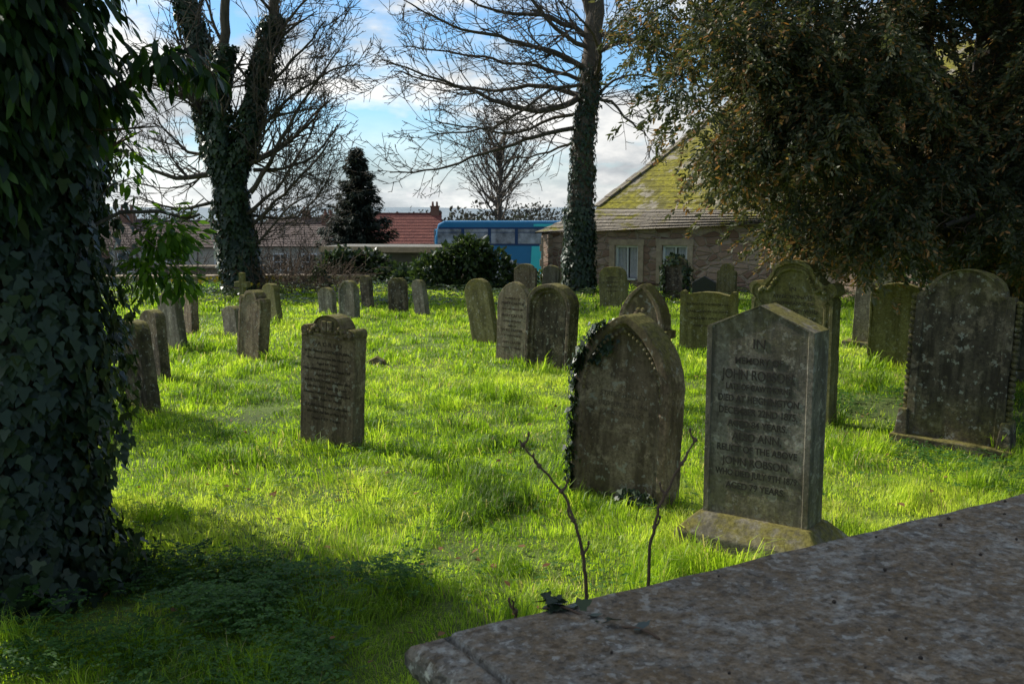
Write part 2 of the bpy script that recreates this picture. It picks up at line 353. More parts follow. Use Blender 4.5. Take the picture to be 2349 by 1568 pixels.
P=np.stack([xx,yy,zz],1); D=np.tile([0,-.2,-1.0],(n,1))+rnd(n,.6); Nn=np.tile([-.7,-.8,.3],(n,1))+rnd(n,.5)
leaves('ivy',P,D,Nn,.022+.022*rs.rand(n),IVY,M_ivy,rs.rand(n)*.9,e)
n=200; s=rs.rand(n); P=np.stack([-.26+.16*s+rs.randn(n)*.03,np.full(n,-.10),.95+.15*s+rs.randn(n)*.03],1)
P[100:,0]=.18+rs.randn(100)*.07; P[100:,2]=.03+.12*rs.rand(100); P[100:,1]=-.14
leaves('ivy_sprays',P,np.tile([0,-.2,-1.0],(n,1))+rnd(n,.7),np.tile([0,-1,.3],(n,1))+rnd(n,.5),.025+.02*rs.rand(n),IVY,M_ivy,rs.rand(n)*.8,e)

# scroll-topped stone, George Dobing
e=grave(-1.50,8.10,-30,3,0)
half=[(.28,-.15),(.28,.93),(.285,.955)]
for t in np.linspace(-.6,math.pi*.95,9): half.append((.235+.045*math.cos(t),.985+.045*math.sin(t)))
half+= [(.17,.97),(.165,1.0)]
for t in np.linspace(.15,1,9): half.append((.155*math.cos(t*math.pi/2),1.0+.12*math.sin(t*math.pi/2)))
slab('headstone',o_sym(half),.15,M_brown,e,None,.007)
slab('rim',[(x*1.04,z) for x,z in o_round(.30,.15,.12,14)],.17,M_brown,e,[(.022,.02)],.004,z0=.975,jit=.001)
for sx in (-1,1):
    box('tablet_carving',(sx*.028,-.085,1.035),(.05,.02,.085),M_brown,e,.006)
    for r_,yy in ((.046,.0),(.024,-.012)):
        bm=bmesh.new(); bmesh.ops.create_cone(bm,cap_ends=True,segments=20,radius1=r_,radius2=r_*.9,depth=.17,matrix=Matrix.Translation((sx*.235,yy,.985))@Matrix.Rotation(math.pi/2,4,'X'))
        bmobj(bm,'scroll',M_brown,e)
    for k in range(5):
        bm=bmesh.new(); bmesh.ops.create_icosphere(bm,subdivisions=2,radius=.022,matrix=Matrix.Translation((sx*(.10+.025*k),-.078,.985+.03*math.sin(k*1.4)+.01)))
        bmobj(bm,'leaf_carving',M_brown,e)
box('moulding',(0,-.078,.94),(.55,.012,.012),M_brown,e,.004)
lines(e,[('S A C R E D',.865,.05,.30),('to the Memory of GEORGE DOBING',.81,.036,.48),('who departed this life March 4',.755,.032,.44),('Aged 64 Years',.71,.032,.22),
 ('Also HANNAH his Wife died August 1769',.66,.034,.48),('Aged 90 Years',.615,.032,.24),('and ELIZABETH their Daughter died',.565,.034,.47),('July 6th 1801 Aged 38 Years',.515,.032,.42),
 ('Likewise Deborah Daughter who died',.465,.032,.48),('1803 Aged 41 Years',.415,.032,.30),('THOMAS Dobing Son of the above',.355,.034,.47),('who died the 8th of May 1812',.305,.032,.42),('Aged 59 Years',.25,.032,.30)],-.0765,M_letterd,.0012)

# left-hand group
stone(-3.58,9.55,o_round(.42,.92,.12),.14,M_dark,-42,-8,2)
stone(-4.10,11.4,o_round(.42,.85,.12),.12,M_dark,-44,-7,0)
stone(-4.72,13.9,o_shoulder(.45,.88,.1,.08),.12,M_grey,-40,-12,0)
stone(-5.12,15.8,o_round(.32,.68,.08),.12,M_brown,-50,2,0)
stone(-4.38,15.6,o_round(.42,.50,.1),.12,M_grey,-45,-10,0)
stone(-3.48,13.2,o_shoulder(.46,.96,.09,.10),.17,M_brown,-38,7,0,[(.04,.01)])
stone(-4.12,17.2,o_round(.36,.74,.12),.12,M_green,-40,-9,0)
stone(-3.52,19.0,o_round(.38,.56,.15),.12,M_grey,-35,-4,0)
stone(-2.98,18.2,o_shoulder(.42,.72,.12,.05),.14,M_grey,-38,-2,0,[(.04,.01)])
stone(-2.93,20.2,o_round(.26,.68,.1),.12,M_dark,-38,-5,0)
stone(-2.18,19.1,o_gothic(.40,.70,.16),.12,M_dark,-30,-2,0,[(.03,.012)])
stone(-1.68,18.7,o_round(.28,.70,.12),.12,M_grey,-38,-10,0)
e=grave(-4.85,17.9,-20,0,0,'stone_cross')
cr=[(.05,.12),(.045,.62),(.15,.62),(.15,.72),(.045,.72),(.045,.88)]
slab('cross',o_sym(cr),.09,M_green,e,None,.01,jit=.002); box('step',(0,0,.06),(.32,.26,.2),M_green,e,.01)
slab('gravestone_fragment',[(-.13,0),(.14,0),(.12,.07),(.02,.12),(-.1,.06)],.16,M_brown,None,None,.01).location=(-1.75,12.6,-.02)
# centre row
stone(-.38,14.8,o_round(.44,1.0,.2),.12,M_green,-36,-11,0)
e=stone(.02,13.0,o_gothic(.50,1.06,.30),.11,M_light,-36,2,0)
lines(e,[('IN MEMORY OF',.83,.035,.24),('MARY CARTER',.76,.05,.36),('WHO DIED MARCH 1861',.69,.032,.34),('MARY CARTER',.60,.05,.34),('AGED 68 YEARS',.53,.035,.28),('ALSO OF',.47,.03,.14),('JAMES CARTER',.41,.045,.34),('OF THIS PARISH',.34,.035,.3),('ANN CARTER',.25,.045,.3),('AGED 72 YEARS',.18,.035,.3)],-.058,M_letterd,.0015)
stone(.46,12.1,o_round(.64,1.10,.26),.20,M_dark,-36,3,0,[(.05,.03),(.03,.02)])
# rosette gothic with kneelers
e=stone(1.27,9.7,o_gothic(.50,1.25,.42),.18,M_brown,-36,2,0,[(.045,.015)])
for sx in (-1,1): box('kneeler',(sx*.265,0,.78),(.07,.20,.08),M_brown,e,.012)
bm=bmesh.new()
for k in range(6):
    a=k*math.pi/3; bmesh.ops.create_icosphere(bm,subdivisions=2,radius=.035,matrix=Matrix.Translation((.05*math.cos(a),-.078,.95+.05*math.sin(a)))@Matrix.Diagonal((1,.5,1,1)))
bmesh.ops.create_icosphere(bm,subdivisions=2,radius=.03,matrix=Matrix.Translation((0,-.085,.95)))
bmobj(bm,'rosette',M_brown,e)
e=stone(2.08,20.2,o_gothic(.58,.86,.22),.14,M_green,-30,-3,0)
lines(e,[('SACRED',.62,.06,.25),('TO THE MEMORY OF',.53,.045,.4),('WILLIAM',.44,.05,.25),('WHO DIED',.35,.045,.25)],-.073,M_letterd,.001)
e=stone(2.78,14.0,o_scallop(.80,.88),.15,M_green,-28,0,0)
lines(e,[('SACRED TO THE MEMORY OF',.68,.045,.6),('ISABELLA WIFE OF JOHN',.58,.045,.6),('WHO DIED APRIL 1838',.48,.045,.55),('AGED 56 YEARS',.38,.045,.4)],-.078,M_letterd,.001)
stone(2.45,16.2,o_round(.22,.35,.05),.15,M_brown,-30,4,0)
# ivy-clad small stone
e=stone(3.62,22.0,o_gothic(.55,1.0,.25),.14,M_dark,-30,0,0)
n=1500; P,d=blob(n,(0,0,.55),(.38,.22,.52),.4); k=(np.abs(P[:,0])>.2)|(P[:,2]>.85)|(P[:,2]<.1); 
leaves('ivy',P[k],np.tile([0,0,-1.0],(k.sum(),1))+rnd(k.sum(),.7),d[k]+rnd(k.sum(),.5),.05+.03*rs.rand(k.sum()),IVY,M_ivy,rs.rand(k.sum()),e)
stone(4.12,21.3,o_gable(.50,.52,.14),.14,M_black,-20,0,0,plinth=(.6,.3,.08))
stone(4.75,22.0,o_shoulder(.42,.85,.16,.06),.14,M_green,-30,0,0)
stone(.33,24.2,o_shoulder(.55,.75,.1,.06),.14,M_brown,-20,0,0)
stone(.95,24.5,o_round(.42,.68,.12),.14,M_grey,-20,3,0)
# tall stone with carved scroll shoulders
e=stone(2.60,9.1,o_ogee(.82,1.52),.20,M_green,-38,0,0,[(.03,.018),(.02,-.012),(.02,.02)])
for sx in (-1,1):
    for k in range(9):
        t=k/8; bm=bmesh.new(); bmesh.ops.create_icosphere(bm,subdivisions=2,radius=.022-.001*k,matrix=Matrix.Translation((sx*(.30-.15*t),-.10,1.24+.10*t*t+.02*math.sin(t*9)))); bmobj(bm,'scroll_carving',M_green,e)
lines(e,[('IN',1.24,.05,.06),('AFFECTIONATE',1.17,.045,.38),('REMEMBRANCE OF',1.11,.045,.40),('JAMES PINKNEY WHO',1.04,.05,.48),('DIED AT REDWORTH',.97,.045,.44),('MAY 14TH 1869',.90,.045,.36),('ALSO OF SARAH WHO DIED',.82,.045,.50),('AGED 72 YEARS',.75,.045,.36)],-.10+.026-.001,M_letterd,.0015)
# right-hand group
stone(5.15,14.2,o_round(.50,1.14,.10),.14,M_grey,-36,2,0,plinth=(.72,.34,.12))
stone(4.82,12.4,o_shoulder(.66,1.07,.08,.08),.16,M_green,-32,1,0,[(.03,.01)])
e=stone(3.60,7.95,o_shoulder(.74,1.38,.20,.08),.16,M_dark,-38,2,0,[(.06,.02)],plinth=(.94,.34,.12))
for sx in (-1,1):
    box('pilaster_foot',(sx*.39,-.02,.22),(.11,.24,.22),M_dark,e,.01,topscale=.02)
    bm=bmesh.new()
    for k in range(20): bmesh.ops.create_icosphere(bm,subdivisions=2,radius=.034,matrix=Matrix.Translation((sx*.39,-.03,.34+k*.048))@Matrix.Rotation(.6,4,'Y')@Matrix.Diagonal((1,1,.8,1)))
    bmobj(bm,'rope_column',M_dark,e)
stone(5.95,11.4,o_gothic(.6,1.15,.3),.18,M_grey,-38,0,0,plinth=(.85,.4,.18))

# ---------------------------------------------------------------- chest tomb
c0=Vector((-.25,2.20)); dl=Vector((.857,.517)).normalized(); ang=math.atan2(dl.y,dl.x)
e=empty('chest_tomb',(c0.x,c0.y,float(gz(.8,2.5))+.015),(0,0,ang))
L_,W_=2.75,1.1
bm=bmesh.new()
prof=[(.11,.765),(.06,.775),(.05,.80),(.012,.815),(0,.84),(.0,.865),(.012,.885),(.03,.893),(.085,.895),(.09,.880),(.104,.880),(.109,.90),(.12,.902)]
rings=[]
for ins_,z in prof:
    ring=[]
    li=ins_ ; lo_=min(ins_,.03)
    nseg=22
    P4=((li,-lo_),(L_-li,-lo_),(L_-li,-W_+li),(li,-W_+li))
    for k in range(4):
        a,b_=P4[k],P4[(k+1)%4]
        for j in range(nseg):
            wob=.0035*math.sin(j*2.9+k*1.3)+.002*math.sin(j*6.1+k) if ins_<.04 else 0
            nx_,ny_=((0,1),(1,0),(0,-1),(-1,0))[k]
            ring.append(bm.verts.new((a[0]+(b_[0]-a[0])*j/nseg+nx_*wob,a[1]+(b_[1]-a[1])*j/nseg+ny_*wob,z+.0025*math.sin(j*2.3+k*1.7)+.0012*math.sin(j*5.1))))
    rings.append(ring)
nr=len(rings[0])
for r0,r1 in zip(rings,rings[1:]):
    for k in range(nr): bm.faces.new((r0[k],r1[k],r1[(k+1)%nr],r0[(k+1)%nr]))
bm.faces.new(rings[-1]); bm.faces.new(rings[0])
bmesh.ops.recalc_face_normals(bm,faces=bm.faces[:])
o=bmobj(bm,'top_slab',M_tomb,e)
md=o.modifiers.new('b','BEVEL'); md.width=.005; md.segments=2; md.limit_method='ANGLE'; md.angle_limit=.4
box('chest',(L_/2,-W_/2,.33),(L_-.34,W_-.24,.87),M_tomb,e,.01)
for a in (.16,L_-.16): 
    for b_ in (-.12,-W_+.12): box('corner_pilaster',(a,b_,.33),(.13,.10,.865),M_tomb,e,.01)
bm=bmesh.new()
for k in range(30):
    bmesh.ops.create_icosphere(bm,subdivisions=1,radius=random.uniform(.003,.007),matrix=Matrix.Translation((random.uniform(.3,2.6),random.uniform(-.9,-.05),.905)))
bmobj(bm,'seed_cones',M_letterd,e)

# ---------------------------------------------------------------- curves / trees
def curve_obj(name,S,mat,parent,res=1):
    cu=bpy.data.curves.new(name,'CURVE'); cu.dimensions='3D'; cu.bevel_depth=1.0; cu.bevel_resolution=res; cu.use_fill_caps=False
    for pts,rad in S:
        sp=cu.splines.new('POLY'); sp.points.add(len(pts)-1)
        co=np.ones((len(pts),4),dtype=np.float32); co[:,:3]=pts; sp.points.foreach_set('co',co.ravel()); sp.points.foreach_set('radius',np.asarray(rad,dtype=np.float32))
    cu.materials.append(mat); return link(bpy.data.objects.new(name,cu),parent)
def tubes(name,S,mat,parent):
    VV=[];LL=[];o=0
    for pts,rad in S:
        P=np.array(pts); r=np.array(rad)[:,None]; n=len(P)
        T=np.gradient(P,axis=0); T=unit(T); A=unit(np.cross(T,np.array([.3,.2,.93]))+1e-5); B=np.cross(T,A)
        R=np.stack([P+r*A,P+r*(-.5*A+.866*B),P+r*(-.5*A-.866*B)],1).reshape(-1,3)
        VV.append(R); i=np.arange(n-1)[:,None]*3; 
        q=np.concatenate([np.stack([i[:,0]+k,i[:,0]+(k+1)%3,i[:,0]+3+(k+1)%3,i[:,0]+3+k],1) for k in range(3)])+o
        LL.append(q.reshape(-1)); o+=n*3
    LL=np.concatenate(LL); return mesh_np(name,np.concatenate(VV),LL,np.arange(len(LL)//4)*4,mat,None,parent,True)
R3=random.Random(5)
def rv(s): return Vector((R3.uniform(-s,s),R3.uniform(-s,s),R3.uniform(-s,s)))
def grow(S,p,d,L,r,lev,wig=.22,up=.05,rmin=.007,kd=4.0,ang=(.5,1.0)):
    n=max(3,int(L/.18)) if L<2 else int(L/.28); pts=[p.copy()]; rad=[r]; ds=[d.copy()]
    for i in range(n):
        d=(d+rv(wig)+Vector((0,0,up))).normalized(); p=p+d*(L/n); pts.append(p.copy()); rad.append(max(rmin*.7,r*(1-.8*(i+1)/n))); ds.append(d.copy())
    S.append(([tuple(q) for q in pts],rad))
    if lev>0:
        nk=max(2,int(L*kd))
        for k in range(nk):
            t=R3.uniform(.15,1)*n; i=min(n-1,int(t)); q=pts[i].lerp(pts[i+1],t-i) if i<n else pts[-1]
            ax=ds[i].cross(rv(1)).normalized(); nd=ds[i].copy(); nd.rotate(Matrix.Rotation(R3.uniform(*ang),3,ax))
            grow(S,q,nd,L*R3.uniform(.3,.62)*(1-.35*t/n),max(rmin,rad[i]*.55),lev-1,wig,up,rmin,kd*1.15,ang)
def path(S,T,pts,r0,r1,lev=2,kd=2.0,kl=1.2,up=.05,wig=.2,rmin=.007,start=.1,sideb=None):
    P=[Vector(p) for p in pts]; Q=[]
    for a in range(len(P)-1):
        p0=P[max(a-1,0)];p1=P[a];p2=P[a+1];p3=P[min(a+2,len(P)-1)]; m_=max(3,int((p2-p1).length/.25))
        for i in range(m_):
            t=i/m_; Q.append(.5*((2*p1)+(p2-p0)*t+(2*p0-5*p1+4*p2-p3)*t*t+(3*p1-p0-3*p2+p3)*t**3)+rv(.035))
    Q.append(P[-1]); n=len(Q)-1; rad=[r0+(r1-r0)*(i/n)**.8 for i in range(n+1)]
    S.append(([tuple(q) for q in Q],rad))
    Lt=sum((Q[i+1]-Q[i]).length for i in range(n))
    if lev>=0:
        for k in range(int(Lt*kd)):
            t=R3.uniform(start,1)*n; i=min(n-1,int(t)); d=(Q[i+1]-Q[i]).normalized(); ax=d.cross(rv(1)).normalized(); d.rotate(Matrix.Rotation(R3.uniform(.35,1.0),3,ax))
            if sideb: d=(d+Vector(sideb)).normalized()
            grow(T,Q[i],d,kl*R3.uniform(.5,1.2)*(1-.35*t/n),max(rmin,rad[i]*.42),lev,wig,up,rmin)
    return Q,rad
def ivy_on(name,paths,n,size,parent,thick=.1,mat=None):
    seg=[];w=[]
    for Q,rad,lo_,hi in paths:
        for i in range(len(Q)-1):
            if lo_<=Q[i].z<=hi: seg.append((Q[i],Q[i+1],rad[i])); w.append((Q[i+1]-Q[i]).length*(rad[i]+thick))
    w=np.array(w)/sum(w); idx=rs.choice(len(seg),n,p=w); 
    A=np.array([tuple(s[0]) for s in seg])[idx]; B=np.array([tuple(s[1]) for s in seg])[idx]; r=np.array([s[2] for s in seg])[idx]
    t=rs.rand(n,1); C=A*(1-t)+B*t; a=rs.rand(n)*6.283
    o=np.stack([np.cos(a),np.sin(a),np.zeros(n)],1); lum=vn(a*1.3,C[:,2]*1.5+C[:,0],1.2,31)
    rr=r+thick*(.15+1.3*lum*rs.rand(n)**.5)
    P=C+o*rr[:,None]+rnd(n,.03)
    D=np.tile([0,0,-1.0],(n,1))+o*.4+rnd(n,.5); Nn=o+np.array([0,0,.35])+rnd(n,.45)
    tone=np.clip(.15+.5*lum+.3*rs.rand(n),0,1)
    return leaves(name,P,D,Nn,size*(.6+.8*rs.rand(n)),IVY,mat or M_ivy,tone,parent)
# ---- left bare tree with ivy
root=empty('ivy_covered_tree'); S=[];T=[]
tr,trr=path(S,T,[(-6.45,24,-.3),(-6.6,24,1.3),(-6.75,24,2.5)],.38,.30,-1)
la,lar=path(S,T,[(-6.75,24,2.5),(-7.1,24.1,4.0),(-7.4,24.3,5.6),(-7.85,24.5,7.2),(-8.2,24.6,9.5)],.26,.10,2,2.6,2.4,sideb=(0,0,.1),rmin=.010)
lb,lbr=path(S,T,[(-6.75,24,2.4),(-6.25,23.8,3.6),(-5.9,23.7,5.0),(-5.5,23.6,6.4),(-5.0,23.5,8.5)],.20,.09,2,3.2,2.6,sideb=(.25,0,.1),rmin=.010)
lc,lcr=path(S,T,[(-6.75,24,2.6),(-6.8,23.6,4.4),(-6.5,23.2,6.0),(-6.4,23.0,8.5)],.17,.08,2,1.6,2.2,rmin=.010)
for pts,r in [([(-6.9,24,2.9),(-7.6,23.7,2.75),(-8.4,23.5,2.9),(-9.0,23.3,3.6)],.09),
  ([(-7.3,24.2,4.8),(-8.0,24.0,4.7),(-8.8,23.8,5.2)],.07),
  ([(-6.2,23.8,2.4),(-5.5,23.6,3.4),(-4.7,23.4,4.6),(-3.9,23.2,5.6)],.07),
  ([(-6.3,23.8,3.3),(-5.3,23.4,4.4),(-4.3,23.2,5.0),(-3.6,23.0,5.3)],.06),
  ([(-6.3,24,1.5),(-5.6,23.8,2.2),(-4.8,23.6,2.9),(-4.2,23.4,3.6)],.055),
  ([(-6.4,24,1.0),(-5.8,23.8,1.5),(-5.2,23.6,2.1),(-4.6,23.5,2.4)],.04),
  ([(-5.9,23.7,4.6),(-5.0,23.4,5.4),(-4.2,23.1,6.2)],.055),([(-5.8,23.7,5.4),(-5.0,23.4,6.4),(-4.2,23.1,7.0)],.055),([(-6.3,23.8,1.9),(-5.6,24,2.5),(-5.0,24.2,3.5),(-4.6,24.2,4.2)],.05),
  ([(-6.1,23.8,2.9),(-5.4,23.9,3.0),(-4.7,23.9,3.3),(-4.1,23.9,4.0)],.05),([(-6.0,23.7,4.0),(-5.2,23.5,4.2),(-4.4,23.3,4.3)],.05),([(-6.3,24,1.9),(-5.6,24.2,1.8),(-5.0,24.4,2.0),(-4.4,24.5,2.9)],.04),
  ([(-6.9,24,3.4),(-7.8,24.4,3.4),(-8.6,24.6,4.2)],.06),([(-7.0,24,2.2),(-7.8,23.4,2.0),(-8.6,23.2,2.3)],.05)]:
    path(S,T,pts,r,.015,2,6.0,1.9,.07,rmin=.010)
curve_obj('limbs',S,M_bark,root,2); tubes('twigs',T,M_bark,root)
ivy_on('ivy_leaves',[(tr,trr,-1,9),(la,lar,0,7.0),(lb,lbr,0,6.2),(lc,lcr,0,5.6)],15000,.10,root,.20)
# ---- centre bare tree
root=empty('bare_tree'); S=[];T=[]
tr,trr=path(S,T,[(1.60,24,-.3),(1.62,24,1.5),(1.70,24,3.4),(1.82,24,4.8),(1.92,24,6.2),(1.95,24.1,7.4)],.33,.20,-1)
l1,r1=path(S,T,[(1.92,24,6.3),(1.6,24,7.2),(1.3,24,8.6)],.13,.05,2,3,2.4,rmin=.010)
l2,r2=path(S,T,[(1.95,24.1,7.3),(2.2,24,8.6),(2.5,24,10)],.14,.05,2,2,2.2,rmin=.011)
for pts,r in [
  ([(1.6,24,4.65),(.9,23.6,4.3),(0,23.3,4.35),(-1.0,23.0,4.7),(-2.0,22.8,5.0),(-2.9,22.6,5.3)],.085),
  ([(1.62,24,4.0),(.8,23.8,3.75),(-.2,23.5,3.45),(-1.2,23.3,3.1),(-2.0,23.2,2.9),(-2.8,23.1,2.85)],.06),
  ([(1.75,24,5.3),(.7,23.7,5.7),(-.3,23.4,5.9),(-1.4,23.0,6.1),(-2.4,22.8,6.6)],.08),
  ([(1.65,24,4.7),(.6,24.4,4.95),(-.6,24.8,4.9),(-1.8,25.0,5.1),(-2.9,25.2,5.4)],.07),
  ([(1.85,24,6.0),(.9,23.8,6.4),(-.2,23.6,6.5),(-1.4,23.4,6.9)],.08),
  ([(1.85,24,5.7),(1.0,23.4,6.1),(.1,23,7.0),(-.8,22.8,7.6)],.07),
  ([(1.70,24,3.7),(1.1,24.5,3.5),(.4,24.8,3.3),(-.4,25,3.2)],.04),
  ([(1.72,24,4.3),(1.0,24.5,4.2),(.1,24.8,3.9),(-.9,25,4.0),(-1.9,25,4.2)],.05),
  ([(1.75,24,4.9),(.9,23.2,4.7),(-.1,22.8,4.0),(-1.0,22.5,3.7),(-1.8,22.4,3.7)],.05),
  ([(1.9,24,5.6),(2.6,23.8,5.9),(3.3,23.6,5.8),(4.0,23.4,5.3)],.08),
  ([(1.92,24,6.1),(2.5,24,6.0),(3.2,24.2,5.9),(4.1,24.4,5.6)],.08),
  ([(1.85,24,4.6),(2.3,23.8,4.5),(2.8,23.6,4.0),(3.1,23.5,3.7)],.05),
  ([(1.8,24,4.3),(2.2,24.1,4.9),(2.8,24.2,5.2),(3.5,24.3,5.1)],.05),
  ([(1.9,24,5.0),(2.0,23,5.4),(1.6,22,5.9),(1.0,21,6.2)],.06),
  ([(1.78,24,5.0),(.8,24.2,5.3),(-.2,24.4,5.5),(-1.2,24.5,5.7),(-2.6,24.6,5.9)],.055)]:
    path(S,T,pts,r,.014,2,4.8,1.7,.05,rmin=.010)
curve_obj('limbs',S,M_bark,root,2); tubes('twigs',T,M_bark,root)
ivy_on('ivy_leaves',[(tr,trr,-1,2.0)],3800,.08,root,.10); ivy_on('ivy_leaves_upper',[(tr,trr,1.9,5.2)],1500,.075,root,.04)
# ---- distant bare tree
root=empty('distant_bare_tree'); S=[];T=[]
tr,trr=path(S,T,[(-.9,70,-4),(-.9,70,1),(-.8,70,4),(-.8,70,6.3)],.28,.10,-1)
for k in range(46):
    z=1.2+k*.12; a=R3.uniform(0,6.28); L=5.4-abs(k-12)*.08
    grow(T,Vector((-.85,70,z)),Vector((math.cos(a),math.sin(a),.6+.02*k)).normalized(),L*R3.uniform(.7,1.05),.08,3,.12,.05,.020,1.5,(.35,.8))
curve_obj('trunk',S,M_bark,root,1); tubes('branches',T,M_bark,root)
# ---- spruce
root=empty('spruce_tree',(-6.45,42,-3.0)); S=[([(0,0,0),(0,0,4),(0,0,7.7)],[.16,.1,.02])]
curve_obj('trunk',S,M_bark,root,1)
P=[];D=[]
for k in range(340):
    z=.6+7.0*(k/340)**.9; a=R3.uniform(0,6.28); L=(3.0*(1-(z/7.85))+.06)*R3.uniform(.7,1.15)
    m_=int(20+L*70); t=rs.rand(m_); ca,sa=math.cos(a),math.sin(a)
    x=L*t; zz=z-.25*L*t+.3*L*t*t; wd=(1-t)*.18*L+.04
    q=rs.randn(m_)*wd
    P.append(np.stack([x*ca-q*sa,x*sa+q*ca,zz+rs.randn(m_)*.04],1)); D.append(np.stack([ca+rs.randn(m_)*.5,sa+rs.randn(m_)*.5,-.4+rs.randn(m_)*.3],1))
P=np.concatenate(P);D=np.concatenate(D); leaves('needle_sprays',P,D,np.tile([0,0,1.0],(len(P),1))+rnd(len(P),.6),.16+.10*rs.rand(len(P)),SPRIG,M_spruce,rs.rand(len(P)),root)
# ---- distant tree masses
P=[]
for k in range(150):
    y=R3.uniform(105,260); x=R3.uniform(-.62,.62)*y; r=R3.uniform(2,4.5); zt=float(gz(x,y))
    top=1.9-R3.uniform(-.010,.02)*y; p,d=blob(700,(x,y,(zt+top)/2),(r*1.6,r,(top-zt)/2+.5),.6); P.append(p)
P=np.concatenate(P); leaves('distant_trees',P,rnd(len(P),1)+np.array([0,0,.6]),rnd(len(P),1),.35+.35*rs.rand(len(P)),OVAL,M_far,rs.rand(len(P)))
root=empty('distant_bare_trees'); T=[]
for k in range(46):
    y=R3.uniform(34,60); x=R3.uniform(-.48,-.19)*y
    grow(T,Vector((x,y,-3)),Vector((R3.uniform(-.1,.1),0,1)),R3.uniform(2.6,4.6),.06,3,.12,.04,.014,2.0,(.4,.8))
tubes('branches',T,M_bark,root)

# ---------------------------------------------------------------- foreground ivy tree
root=empty('ivy_tree'); S=[];T=[]
tr,trr=path(S,T,[(-2.55,5.0,-.2),(-2.5,5.0,1.0),(-2.5,5.05,2.2),(-2.65,5.1,3.5),(-2.7,5.1,5.2)],.30,.16,-1)
for pts,r in [([(-2.5,5,2.0),(-2.0,5.1,2.5),(-1.6,5.2,2.75)],.05),([(-2.5,5,2.6),(-1.8,4.9,3.1),(-1.3,4.8,3.3)],.06),([(-2.6,5,3.0),(-2.2,5.8,3.8),(-1.9,6.2,4.5)],.07),
   ([(-2.6,5,3.2),(-3.2,5.6,4.2)],.07),([(-2.6,5.1,3.4),(-2.2,4.2,4.2)],.07),([(-2.65,5.1,4.2),(-1.9,5.2,5.0)],.06),([(-2.6,5.1,2.8),(-3.3,4.9,3.2),(-4.0,4.6,3.6)],.07),([(-2.55,5,1.6),(-2.0,5.2,1.9),(-1.65,5.3,1.9)],.012)]:
    path(S,T,pts,r,.008,1,3,.6,rmin=.005)
curve_obj('limbs',S,M_bark,root,2); tubes('twigs',T,M_twig,root)
ivy_on('ivy_leaves',[(tr,trr,-1,3.2)],13000,.058,root,.22)
P=[];Nn=[]
def addb(n,c,r,fill=.5):
    p,d=blob(n,c,r,fill); P.append(p); Nn.append(d)
addb(3000,(-2.75,5.6,2.2),(.5,.5,.65)); addb(3500,(-2.9,6.1,1.2),(.58,.55,1.2)); addb(1500,(-2.85,6.0,2.2),(.55,.45,.5)); addb(1500,(-2.5,4.9,.12),(.62,.62,.25))
PP=np.concatenate(P); NN=np.concatenate(Nn); PP[:,2]=np.maximum(PP[:,2],.03)
leaves('ivy_mass',PP,np.tile([0,0,-1.0],(len(PP),1))+NN*.4+rnd(len(PP),.5),NN+rnd(len(PP),.5),.04+.035*rs.rand(len(PP)),IVY,M_ivy,rs.rand(len(PP))*.8,root)
P=[];Nn=[]
for c,r,n in [((-2.40,4.75,2.85),(.58,.5,.55),2000),((-2.55,4.7,2.25),(.40,.35,.45),1200),((-2.15,5.0,2.55),(.30,.35,.32),500),((-1.72,5.1,2.66),(.22,.2,.10),90),((-1.52,5.1,2.58),(.14,.15,.07),35),
   ((-2.5,5.2,3.6),(1.0,.9,.6),3400),((-2.0,5.5,4.1),(.9,.8,.6),3200),((-2.6,5.1,4.8),(1.1,1.1,.7),3800),((-2.3,4.4,4.0),(.9,.8,.7),3600),((-2.6,5.2,5.6),(1.0,1.0,.7),3200),((-1.6,4.6,4.6),(.9,.7,.6),3000),((-2.2,4.2,5.2),(1.0,.9,.7),3000),((-1.9,3.9,4.4),(.7,.7,.6),2400),
   ((-3.7,4.9,3.1),(.8,.7,.7),2600),((-4.1,4.3,3.7),(.9,.8,.7),2600),((-3.4,4.1,4.3),(.9,.8,.6),2600),((-3.5,5.3,2.2),(.6,.6,.6),1500),((-1.2,5.0,5.3),(.9,.8,.6),2800),((-1.5,4.3,5.9),(.9,.8,.6),2800)]:
    addb(n,c,r,.8)
PP=np.concatenate(P); NN=np.concatenate(Nn)
leaves('crown_leaves',PP,np.tile([.1,-.05,-1.0],(len(PP),1))+NN*.6+rnd(len(PP),.45),NN+np.array([0,0,.4])+rnd(len(PP),.6),.075+.06*rs.rand(len(PP)),LANCE,M_bay,np.clip(rs.rand(len(PP)),0,1),root)
P=[];Nn=[]
for c,r,n in [((-1.82,5.35,1.80),(.16,.16,.15),260),((-1.76,5.3,1.58),(.10,.12,.12),130),((-1.95,5.4,1.62),(.14,.15,.2),220),((-1.75,5.1,2.62),(.2,.15,.08),70),((-2.0,5.3,2.2),(.12,.12,.2),60)]: addb(n,c,r,.8)
PP=np.concatenate(P); NN=np.concatenate(Nn)
leaves('sunlit_leaves',PP,np.tile([.2,-.05,-.6],(len(PP),1))+NN*.8+rnd(len(PP),.5),NN+np.array([0,0,.4])+rnd(len(PP),.6),.05+.035*rs.rand(len(PP)),LANCE,M_bayl,rs.rand(len(PP)),root)  # sprays catching the sun, brightness put into the leaf colour
root=empty('evergreen_bush'); PP,NN=blob(7000,(-5.0,9.6,1.0),(.75,.75,1.3),.5)
leaves('leaves',PP,NN+rnd(len(PP),.7),NN+rnd(len(PP),.6),.05+.04*rs.rand(len(PP)),OVAL,M_bush,rs.rand(len(PP))*.7,root)

